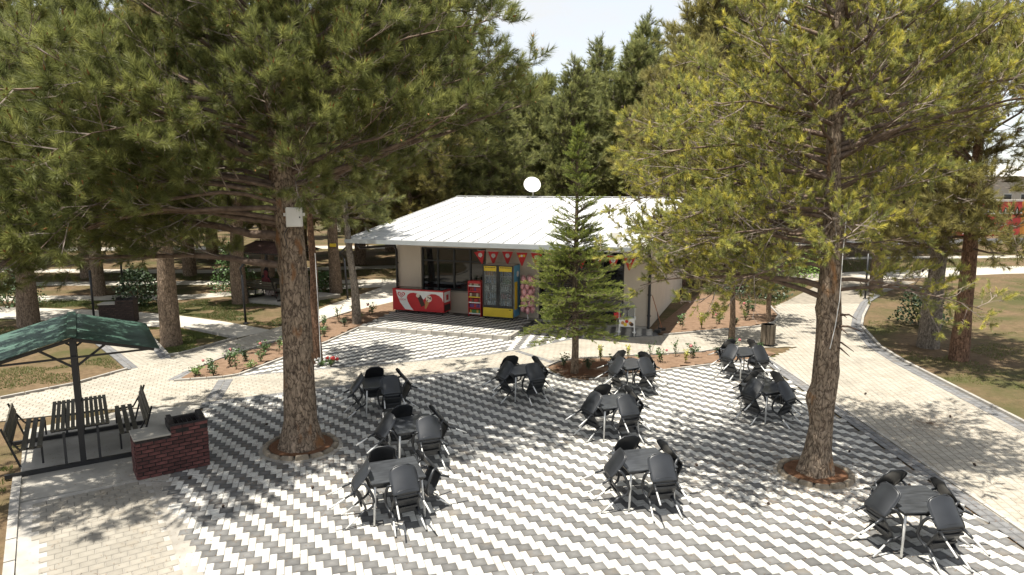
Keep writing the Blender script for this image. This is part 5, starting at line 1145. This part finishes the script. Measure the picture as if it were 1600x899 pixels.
# ------------------------------------------------------------------ brick barbecue
def barbecue(name, label, loc, rz, bm='brick'):
    t = thing(name, label, 'barbecue', loc, rz); LA, LB, DP, HA, HB = .60, .66, .62, .77, .93; LT = LA + LB; ins = .009
    core = MB(); core.box((LA / 2 + ins, DP / 2, HA / 2), (LA - 2 * ins, DP - 2 * ins, HA - .03)); core.box((LA + LB / 2, .06, HB / 2), (LB - 2 * ins, .10, HB - .02)); core.box((LA + LB / 2, DP - .06, HB / 2), (LB - 2 * ins, .10, HB - .02))
    core.box((LT - .06 - ins, DP / 2, HB / 2), (.10, DP - .24, HB - .02)); core.box((LA + .05, DP / 2, HB / 2), (.10, DP - .24, HB - .02)); core.box((LA + LB / 2, DP / 2, .30), (LB - .2, DP - .24, .6)); core.obj('core', M['mortar'], t)
    top = MB().box((LA / 2, DP / 2, HA), (LA + .03, DP + .03, .035)); top.obj('work_top', M['concrete'], t, bevel=.008)
    rr = random.Random(6); cache = {}
    def put(x, y, z, l, d):
        k = (round(l, 2), d)
        if k not in cache: cache[k] = MB().box((0, 0, 0), (k[0] - .02, .034, .053) if d == 0 else (.034, k[0] - .02, .053)).mesh('brick', M[bm])
        o = mk('brick', cache[k], t, (x + (rr.uniform(-.002, .002) if d else 0), y + (0 if d else rr.uniform(-.002, .003)), z)); o.rotation_euler = (0, rr.uniform(-.012, .012) if d == 0 else 0, 0)
    rows = int(HB / .07)
    for r in range(rows):
        z = .035 + r * .0705
        for face in (0, 1):                                  # front and back
            y = .012 if face == 0 else DP - .012; x = 0.0; first = .105 if r % 2 else .21
            lo = 0 if z < HA - .04 else LA
            x = lo; l = first
            while x < LT - .02:
                e = min(x + l, LT)
                if LT - e < .05: e = LT
                if not (r > rows - 3 and rr.random() < .10): put((x + e) / 2, y, z, e - x, 0)
                x = e; l = .21
        for face in (0, 1):
            if face == 0 and z > HA - .04: continue
            x = .012 if face == 0 else LT - .012; y = .03; l = .18 if r % 2 else .09
            while y < DP - .04:
                e = min(y + l, DP - .03)
                if DP - .03 - e < .05: e = DP - .03
                put(x, (y + e) / 2, z, e - y, 1); y = e; l = .18
    MB().bar((LA + .05, .12, HB + .03), (LA + .05, .48, HB + .03), .08, .10).obj('broken_rim', M['mortar'], t); MB().bar((LT - .08, .10, HB + .03), (LT - .08, .5, HB + .03), .09, .11).obj('broken_rim', M['mortar'], t)
    for k in range(6): MB().tube([(LA + .12 + k * .08, .1, HB - .06), (LA + .12 + k * .08, DP - .1, HB - .06)], .006, 5).obj('grate_rod', M['black'], t)
    return t
barbecue('brick_barbecue', 'stepped red brick barbecue beside the green shelter', (-6.91, 11.93, 0), R(35.6))
barbecue('brick_barbecue', 'far brick barbecue on the path behind the green roof', (-16.2, 26.3, 0), R(12), 'brick_dark')

# ------------------------------------------------------------------ lamp posts, litter bin, tree fittings
def lamp(label, x, y, pts, r=.05):
    t = thing('lamp_post', label, 'lamp post', (x, y, -.03)); MB().tube([(0, 0, 0)] + pts[:1], r, 8).obj('post', M['black'], t, smooth=True)
    if len(pts) > 1: MB().tube(pts, r * .85, 8).obj('arm', M['black'], t, smooth=True); MB().bar(pts[-1], (pts[-1][0] + .22, pts[-1][1] - .05, pts[-1][2] + .12), .16, .06).obj('lamp_head', M['black'], t)
    MB().lathe([(.1, 0), (.1, .03), (.055, .06)], 10).obj('base', M['black'], t)
lamp('black cranked lamp post on the lawn left of the big pine trunk', -10.54, 26.53, [(-.05, 0, 1.95), (-.1, 0, 2.2), (.1, 0, 2.45)])
lamp('black zigzag lamp post left of the kiosk', -7.85, 32.2, [(-.1, 0, 2.0), (-.3, 0, 2.25), (.08, 0, 2.6)])
lamp('thin lamp post at the bend of the wide path', 16.98, 32.4, [(0, 0, 2.2)], .045)
lamp('thin lamp post on the far left lawn', -19.6, 34.0, [(0, 0, 2.6)], .05)
lamp('thin dark post behind the green shelter roof', -17.2, 27.6, [(0, 0, 2.0)], .045)
t = thing('litter_bin', 'dark wooden slatted litter bin beside the wide path', 'litter bin', (8.72, 22.75, -.004), R(8))
MB().lathe([(.20, .06), (.20, .70), (.185, .70), (.185, .08)], 12).obj('liner', M['black'], t); MB().tube([(0, 0, 0), (0, 0, .1)], .05, 8).obj('foot', M['black'], t)
sl = MB().box((0, -.225, .40), (.105, .022, .66)).mesh('slat', M['woodb'])
for k in range(12): mk('slat', sl, t, (0, 0, 0), k * 2 * PI / 12)
MB().lathe([(.235, .70), (.235, .725), (.19, .725), (.19, .70)], 16).obj('rim', M['black'], t)
t = thing('junction_box', 'pale grey junction box fixed high on the big left pine', 'junction box', (-4.20, 13.22, 4.62), R(12))
MB().box((0, 0, .17), (.30, .17, .37)).obj('case', M['greybox'], t, bevel=.012); MB().box((0, -.092, .17), (.27, .012, .34)).obj('lid', M['greybox'], t, bevel=.004); MB().box((.11, -.102, .17), (.02, .012, .03)).obj('lock', M['black'], t)
for x in (-.17, .17): MB().box((x, .02, .22), (.05, .08, .06)).obj('bracket', M['greybox'], t)
cb = MB(); cb.tube([(-4.30, 13.27, 4.66), (-4.42, 13.24, 4.45), (-4.36, 13.23, 4.2)], .008, 5); tag(cb.obj('power_cable', M['black']), 'thin dark cable hanging from the junction box', 'cable')
cb = MB(); cb.tube([(5.80, 11.88, 5.0), (5.79, 11.90, 4.2), (5.80, 11.92, 3.4), (5.76, 11.93, 2.9), (5.70, 11.94, 2.5)], .007, 5); tag(cb.obj('hanging_rope', M['white']), 'white rope hanging down the right pine trunk', 'rope')
cb = MB(); cb.tube([(-5.85, 20.2, 3.4), (-5.82, 20.18, 1.8), (-5.80, 20.16, .1)], .012, 5); tag(cb.obj('white_conduit', M['white']), 'white conduit running up the thin reddish trunk', 'conduit')
tag(MB().box((-8.9, 33.86, 2.45), (.30, .12, .16)).obj('nest_box', M['yellow'], bevel=.01), 'small yellow box fixed to the trunk left of the kiosk', 'box')

# ------------------------------------------------------------------ people in the far shelter
def person(label, loc, rz, top_m, leg_m, hair_m, sc=1.0):
    t = thing('person', label, 'person', loc, rz)
    J = {'pel': ((0, 0, .50), .15), 'ab': ((0, .0, .66), .135), 'ch': ((0, .02, .86), .155), 'nk': ((0, .04, 1.03), .062), 'hd': ((0, .06, 1.12), .085), 'ht': ((0, .07, 1.24), .085)}
    E_ = [('pel', 'ab'), ('ab', 'ch'), ('ch', 'nk'), ('nk', 'hd'), ('hd', 'ht')]
    for s, n_ in ((-1, 'l'), (1, 'r')):
        J.update({n_ + 'h': ((s * .10, .05, .49), .105), n_ + 'k': ((s * .13, .45, .50), .08), n_ + 'a': ((s * .13, .44, .10), .05), n_ + 't': ((s * .13, .60, .05), .035), n_ + 's': ((s * .18, .02, .95), .06), n_ + 'e': ((s * .23, .12, .70), .045), n_ + 'w': ((s * .14, .33, .62), .033), n_ + 'f': ((s * .11, .42, .60), .03)})
        E_ += [('pel', n_ + 'h'), (n_ + 'h', n_ + 'k'), (n_ + 'k', n_ + 'a'), (n_ + 'a', n_ + 't'), ('ch', n_ + 's'), (n_ + 's', n_ + 'e'), (n_ + 'e', n_ + 'w'), (n_ + 'w', n_ + 'f')]
    keys = list(J); me = bpy.data.meshes.new('body'); me.from_pydata([J[k][0] for k in keys], [(keys.index(a), keys.index(b)) for a, b in E_], []); me.materials.append(M[top_m])
    o = mk('body', me, t); o.modifiers.new('skin', 'SKIN'); sv = me.skin_vertices[0].data
    for i, k in enumerate(keys): sv[i].radius = (J[k][1], J[k][1]); sv[i].use_root = (k == 'pel')
    q = o.modifiers.new('smooth', 'SUBSURF'); q.levels = 1; q.render_levels = 1
    sk = MB(); sk.lathe([(.16, .62), (.20, .55), (.24, .50), (.23, .30), (.25, .16)], 14); sk.v = [(x * 1.0, y + .14 + .18 * (1 - abs(z - .4) * 1.6), z) for x, y, z in sk.v]; sk.obj('skirt', M[leg_m], t, smooth=True)
    MB().blob((0, .085, 1.20), (.09, .095, .115), 12, 3, 0).obj('face', M['skin'], t, smooth=True)
    hr = MB().blob((0, .055, 1.215), (.112, .108, .14), 12, 5, .02); hr.obj('headscarf', M[hair_m], t, smooth=True)
    for s in (-1, 1): MB().blob((s * .034, .172, 1.215), (.012, .008, .009), 6, 1, 0).obj('eye', M['black'], t); MB().blob((s * .11, .44, .60), (.035, .05, .025), 8, 1, .05).obj('hand', M['skin'], t)
    MB().blob((0, .185, 1.185), (.014, .02, .022), 6, 1, 0).obj('nose', M['skin'], t); MB().box((0, .172, 1.145), (.045, .012, .01)).obj('mouth', M['redcloth'], t)
    t.scale = (sc, sc, sc); return t
person('seated person in a maroon top and patterned skirt in the far shelter', (-11.62, 31.85, .09), R(-25), 'maroon', 'skirt', 'maroon')
person('seated person in black beside the one in maroon in the far shelter', (-11.95, 32.75, .09), R(-25), 'navy', 'navy', 'navy')

# ------------------------------------------------------------------ small plants and bushes
def plant_mesh(seed, h, spread, nleaf, leaf, mats, bloom=0, stems=6):
    rr = random.Random(seed); b = MB(); ends = []
    for k in range(stems):
        a = rr.uniform(0, 2 * PI); s = spread * rr.uniform(.2, 1); p = [Vector((0, 0, -.03)), Vector((s * .4 * math.cos(a), s * .4 * math.sin(a), h * .5)), Vector((s * math.cos(a), s * math.sin(a), h * rr.uniform(.7, 1)))]
        b.tube(p, [.006, .005, .003], 4, 1, cap=False); ends.append(p)
    for k in range(nleaf):
        p = rr.choice(ends); t_ = rr.uniform(.25, 1.05); c = p[0].lerp(p[1], t_ * 2) if t_ < .5 else p[1].lerp(p[2], t_ * 2 - 1)
        c = c + Vector((rr.gauss(0, .3), rr.gauss(0, .3), rr.gauss(0, .2))) * spread * .5; c.z = max(.03, c.z); d = Vector((rr.gauss(0, 1), rr.gauss(0, 1), rr.gauss(.3, .6))).normalized(); s = d.cross(Vector((rr.gauss(0, 1), rr.gauss(0, 1), 1))).normalized() * leaf * .35; l = leaf * rr.uniform(.7, 1.2)
        b.add([tuple(c), tuple(c + d * l * .5 + s), tuple(c + d * l), tuple(c + d * l * .5 - s)], [(0, 1, 2, 3)], 0)
    for k in range(bloom):
        p = rr.choice(ends)[2]; b.blob(p + Vector((rr.gauss(0, .04), rr.gauss(0, .04), .02)), .045, 6, k, .25, 2)
    return b.mesh('rose_bush', mats)
V = [plant_mesh(1, .5, .22, 130, .07, [M['leaf'], M['stem'], M['petal']], 1), plant_mesh(2, .38, .17, 110, .06, [M['leaf'], M['stem'], M['petal']]), plant_mesh(3, .26, .2, 190, .05, [M['leaf_b'], M['stem'], M['petal']]), plant_mesh(4, .62, .18, 70, .06, [M['leaf'], M['stem'], M['petal']], 0, 4),
     plant_mesh(5, .5, .13, 120, .06, [M['leaf_y'], M['stem'], M['petal']]), plant_mesh(6, .3, .18, 190, .05, [M['leaf_d'], M['stem'], M['petal_r']]), plant_mesh(7, .2, .3, 220, .05, [M['leaf'], M['stem'], M['petal_w']], 9, 10), plant_mesh(8, .2, .22, 150, .05, [M['leaf'], M['stem'], M['petal_r']], 5, 8)]
DESC = ['rose bush with a few pink blooms', 'low green rose bush', 'round bright green shrub', 'tall thin rose stem', 'golden leaved shrub', 'small dark green shrub', 'clump of white flowers', 'clump of red flowers']
beds = [('the long rose bed', [(-9.05, 18.95, 2), (-8.75, 19.2, 0), (-8.55, 18.95, 1), (-8.45, 19.9, 0), (-8.25, 20.6, 5), (-8.1, 19.5, 3), (-7.75, 19.6, 2), (-7.75, 20.5, 1), (-7.95, 21.4, 0), (-7.5, 21.4, 3), (-7.55, 22.2, 2), (-7.75, 23.0, 5), (-7.3, 22.6, 1), (-7.6, 24.2, 3), (-7.1, 24.4, 2), (-6.75, 24.0, 1), (-7.2, 25.6, 0), (-6.9, 26.6, 3), (-6.45, 25.8, 5), (-6.2, 27.3, 2), (-6.6, 28.2, 1), (-5.9, 28.3, 0)]),
        ('the fir bed', [(1.55, 19.9, 1), (2.25, 19.55, 5), (3.05, 19.9, 1), (2.75, 20.6, 4), (3.65, 20.9, 4), (4.55, 20.4, 0), (4.35, 20.9, 3), (5.3, 20.25, 4), (5.7, 20.9, 0), (5.2, 21.1, 3), (6.6, 21.3, 5), (7.2, 21.7, 0), (7.9, 21.4, 1), (8.2, 21.9, 5), (3.9, 20.0, 1)]),
        ('the kiosk side bed', [(6.4, 25.2, 3), (7.2, 25.4, 4), (6.6, 26.2, 1), (8.1, 26.2, 0), (8.7, 26.1, 5), (8.2, 27.4, 4), (9.4, 27.0, 1), (9.9, 28.2, 0), (10.4, 29.0, 5), (9.2, 29.2, 3), (10.6, 30.2, 1)]),
        ('soil by the reddish trunk', [(-5.75, 20.05, 6), (-5.45, 19.95, 7), (-6.2, 20.0, 1)])]
for desc, pl in beds:
    pl = sorted(pl, key=lambda q: q[0] / q[1]); cnt = {}
    for x, y, k in pl:
        n = cnt.get(k, 0); cnt[k] = n + 1
        o = mk('garden_plant', V[k], None, (x, y, .01), random.Random(x * 7 + y).uniform(0, 6)); s = .85 + .35 * random.Random(x + y).random(); o.scale = (s, s, s)
        tag(o, '%s, %s such from left, in %s' % (DESC[k], ORD[n], desc), 'plant', 'small plants in ' + desc)
def bush(label, loc, r, h, m_, n, seed, leaf=.12):
    rr = random.Random(seed); t = thing('bush', label, 'bush', loc); b = MB()
    for k in range(n):
        a = rr.uniform(0, 2 * PI); q = rr.random() ** .5; zz = rr.random(); rad = r * (1 - .55 * zz ** 2) * q * (1 + .3 * noise.noise((math.cos(a) * 2, math.sin(a) * 2, zz * 3 + seed))); c = Vector((rad * math.cos(a), rad * math.sin(a), .1 + h * zz * (1 + .25 * noise.noise((a, seed, 2)))))
        d = Vector((rr.gauss(0, 1), rr.gauss(0, 1), rr.gauss(.4, .6))).normalized(); s = d.cross(Vector((rr.gauss(0, 1), rr.gauss(0, 1), 1))).normalized() * leaf * .4
        b.add([tuple(c), tuple(c + d * leaf * .5 + s), tuple(c + d * leaf), tuple(c + d * leaf * .5 - s)], [(0, 1, 2, 3)])
    struct(b.obj('foliage', M[m_], t), 'stuff'); s = MB()
    for k in range(6): a = k * 1.05; s.tube([(0, 0, -.05), (r * .3 * math.cos(a), r * .3 * math.sin(a), h * .45), (r * .5 * math.cos(a), r * .5 * math.sin(a), h * .8)], [.03, .02, .008], 5)
    s.obj('stems', M['stem'], t)
bush('dark leafy bush on the far lawn above the narrow path', (-17.0, 30.6, -.03), 1.0, 1.6, 'leaf_d', 1500, 1)
bush('tall green bush left of the lamp post on the far lawn', (-14.2, 34.5, -.03), 1.1, 2.4, 'leaf', 1800, 2)
bush('low grey-green bush beside the trunk left of the kiosk', (-9.7, 34.8, -.03), .9, .9, 'leaf', 700, 3)
bush('low dark hedge bush right of the side bed', (12.0, 33.2, -.03), 1.8, 1.1, 'leaf_d', 1700, 4)
bush('bright green hedge bush behind the side bed', (12.6, 36.6, -.03), 2.2, 1.4, 'leaf_b', 2200, 5)
bush('bright green bush right of the wide path end', (17.2, 40.8, -.03), 1.9, 1.5, 'leaf_b', 1800, 6)
bush('dark shrub beside the right lawn trunks', (16.0, 26.2, -.03), 1.0, 1.2, 'leaf_d', 900, 7)
bush('dark shrub at the far left edge behind the green roof', (-22.5, 30.0, -.03), 1.5, 1.5, 'leaf_d', 1200, 8)

# grass: blades too many to count, one object a lawn
def grass(name, poly, n, h, seed, mask=.0, mscale=.6):
    rng = random.Random(seed); xs = [p[0] for p in poly]; ys = [p[1] for p in poly]; V_ = []; F_ = []; tip = []
    k = 0; tries = 0
    while k < n and tries < n * 8:
        tries += 1; x, y = rng.uniform(min(xs), max(xs)), rng.uniform(min(ys), max(ys))
        if not inside(x, y, poly) or noise.noise((x * mscale, y * mscale, seed)) + .5 * noise.noise((x * mscale * 3, y * mscale * 3, seed)) < mask: continue
        a = rng.uniform(0, 6.28); hh = h * rng.uniform(.5, 1.3); w_ = .006 + hh * .07; lx, ly = rng.gauss(0, .5) * hh, rng.gauss(0, .5) * hh
        V_ += [(x - w_ * math.cos(a), y - w_ * math.sin(a), -.04), (x + w_ * math.cos(a), y + w_ * math.sin(a), -.04), (x + lx, y + ly, hh - .035)]; F_.append((3 * k, 3 * k + 1, 3 * k + 2)); tip += [.1, .1, .9]; k += 1
    me = bpy.data.meshes.new(name); me.from_pydata(V_, [], F_); me.materials.append(M['grass']); me.attributes.new('tip', 'FLOAT', 'POINT').data.foreach_set('value', tip)
    o = mk(name, me); o['kind'] = 'stuff'; o['label'] = 'short green grass blades'; o['category'] = 'grass'
grass('grass', [(-6.55, 7.6), (-8.7, 10.9), (-9.5, 12.3), (-11, 14.5), (-14, 14), (-12, 7)], 12000, .06, 1, .12, 1.1)
grass('grass', [(-15.5, 15.2), (-13.1, 17), (-11.45, 19.6), (-14.6, 23.2), (-17.2, 26.7), (-24, 28), (-30, 20)], 40000, .05, 2, .05, .35)
grass('grass', [(-14.2, 25.8), (-11.05, 21.5), (-10.8, 21.7), (-9.95, 23.7), (-12.6, 25.6)], 9000, .045, 3, .0, .5)
grass('grass', [(-8.6, 30.4), (-9.1, 25.9), (-11.5, 27.1), (-14.3, 28.6), (-17, 29.5), (-24, 30.7), (-30, 32), (-16, 32.4), (-12.6, 34.2), (-8, 36)], 50000, .055, 4, -.1, .35)
grass('grass', [(-7, 38.5), (-20, 39), (-40, 40), (-40, 43), (-20, 42), (-8, 44.5), (10, 49), (12, 47)], 14000, .1, 5, -.1, .3)
grass('grass', [(12.6, 7.5), (11.95, 12), (11.85, 14.6), (12.1, 18.2), (12.3, 20.5), (12.6, 22.5), (13.7, 25.8), (14.8, 27.8), (17, 31.2), (22, 37), (32, 38), (32, 12)], 42000, .045, 6, .2, .4)
grass('grass', [(12, 30.5), (15, 35.3), (17, 38), (12, 39), (9.8, 35), (11, 31.3)], 9000, .09, 7, -.1, .4)
grass('grass', [(22, 42), (45, 48), (60, 52), (30, 50.5), (16, 49)], 9000, .12, 8, -.2, .3)

# ------------------------------------------------------------------ far right: mural wall and houses
t = thing('mural_wall', 'red painted wall with a black and white triangle band at far right', 'wall', (46.0, 71.0, 0), R(24))
MB().box((5.5, .15, 1.6), (11, .3, 3.2)).obj('panel', M['mural'], t); MB().box((5.5, .15, 3.75), (11.1, .4, .22)).obj('coping', M['housewall'], t)
MB().box((5.5, .12, 3.38), (11, .2, .5)).obj('band', M['mural'], t); MB().box((5.5, -.02, 2.72), (11, .05, .8)).obj('dark_band', M['black'], t); MB().box((5.5, -.05, 2.38), (11, .06, .12)).obj('white_rail', M['white'], t)
for k in range(11): MB().plate([(.05 + k, 3.15), (.5 + k, 2.5), (.95 + k, 3.15)], -.09, -.05).obj('triangle', M['mural'], t); MB().box((k + .02, -.06, 2.62), (.1, .05, .42)).obj('white_post', M['white'], t)
for k, (a, b) in enumerate((((1.2, .3), (5.5, 1.9)), ((1.6, .25), (8.5, 1.2)), ((3.2, 1.9), (2.2, .9)), ((2.2, .9), (3.0, .2)), ((4.0, .2), (4.4, 1.8)))): MB().bar((a[0], -.02, a[1]), (b[0], -.02, b[1]), .04, .08).obj('white_line', M['white'], t)
MB().plate(arc_pts((.9, 1.25), .7, 0, 6, 10), -.04, -.005).obj('white_patch', M['white'], t); MB().plate(arc_pts((.75, 1.4), .35, 0, 6, 8), -.07, -.041).obj('black_patch', M['black'], t)
MB().box((13.5, .3, 1.9), (5, .4, 3.8)).obj('orange_panel', M['orange'], t)
def house(label, loc, rz, w_, d_, h_, roofm, wallm, wins):
    t = thing('house', label, 'house', loc, rz)
    MB().box((0, 0, h_ / 2), (w_, d_, h_)).obj('wall', M[wallm], t)
    r = MB(); r.add([(-w_ / 2 - .4, -d_ / 2 - .4, h_), (w_ / 2 + .4, -d_ / 2 - .4, h_), (w_ / 2 + .4, d_ / 2 + .4, h_), (-w_ / 2 - .4, d_ / 2 + .4, h_), (-w_ / 2 + 2, 0, h_ + 1.6), (w_ / 2 - 2, 0, h_ + 1.6)], [(0, 1, 5, 4), (1, 2, 5), (2, 3, 4, 5), (3, 0, 4), (3, 2, 1, 0)]); r.obj('roof', M[roofm], t)
    for k in range(wins):
        x = -w_ / 2 + w_ * (k + .5) / wins; f = MB().box((x, -d_ / 2 - .02, h_ * .55), (1.3, .06, 1.5)).obj('window', M['white'], t); MB().box((x, -d_ / 2 - .06, h_ * .55), (1.1, .03, 1.3)).obj('pane', M['pane'], f)
house('pale two-storey house behind the red mural wall', (60, 92, 0), R(10), 18, 9, 6.5, 'greybox', 'housewall', 7)
house('low house with terracotta roof behind the right pine', (30, 78, 0), R(5), 14, 7, 3.0, 'terracotta', 'terracotta', 4)
house('low reddish house behind the trees left of the kiosk', (-13, 84, 0), R(-4), 16, 8, 3.4, 'terracotta', 'housewall', 5)
house('pale house far behind the left trees', (-42, 86, 0), R(-12), 16, 8, 4.5, 'terracotta', 'housewall', 5)

# ------------------------------------------------------------------ fallen needles and cones on the paving
def litter(name, cx, cy, rad, n, seed):
    rr = random.Random(seed); v = []; f = []
    for k in range(n):
        a = rr.uniform(0, 2 * PI); q = rad * abs(rr.gauss(0, .5)); x, y = cx + q * math.cos(a), cy + q * math.sin(a); d = rr.uniform(0, PI); l = rr.uniform(.03, .07); w_ = .0035
        dx, dy = math.cos(d) * l, math.sin(d) * l; z = .004 + rr.uniform(0, .006); o = len(v)
        v += [(x - dy / l * w_, y + dx / l * w_, z), (x + dy / l * w_, y - dx / l * w_, z), (x + dx, y + dy, z + .003)]; f.append((o, o + 1, o + 2))
    me = bpy.data.meshes.new(name); me.from_pydata(v, [], f); me.materials.append(M['litter']); o = mk(name, me); o['kind'] = 'stuff'; o['label'] = 'brown fallen pine needles on the paving'; o['category'] = 'needles'
M['litter'] = mat('dry_needles', (0.17, 0.10, 0.05), 0.9, 0.4, 3)
litter('fallen_needles', TREE_L[0], TREE_L[1], 5.5, 9000, 1); litter('fallen_needles', TREE_R[0], TREE_R[1], 4.5, 7000, 2); litter('fallen_needles', 9.6, 15, 5, 4000, 3); litter('fallen_needles', 2.2, 19.4, 2.5, 2500, 4)
rr = random.Random(3); pc = MB().blob((0, 0, .022), (.026, .026, .036), 7, 2, .2).mesh('pine_cone', M['cone'])
spots = [(-6.0, 12.0), (-3.1, 12.2), (-2.9, 14.6), (-5.6, 14.9), (-3.6, 11.6), (-0.6, 12.3), (4.4, 11.0), (4.9, 13.4), (6.9, 13.3), (7.2, 11.7), (3.6, 12.6), (9.0, 12.6), (10.3, 15.4), (9.2, 17.2), (5.1, 10.3), (-4.9, 10.9)]
spots.sort(key=lambda q: q[0] / q[1])
for i, (x, y) in enumerate(spots):
    o = mk('pine_cone', pc, None, (x, y, .002), rr.uniform(0, 6)); o.rotation_euler = (rr.uniform(1.0, 1.5), 0, rr.uniform(0, 6)); o.location.z = .02
    tag(o, 'small fallen pine cone on the paving, %s of them from the left' % ORD[i], 'pine cone', 'fallen cones on the paving')
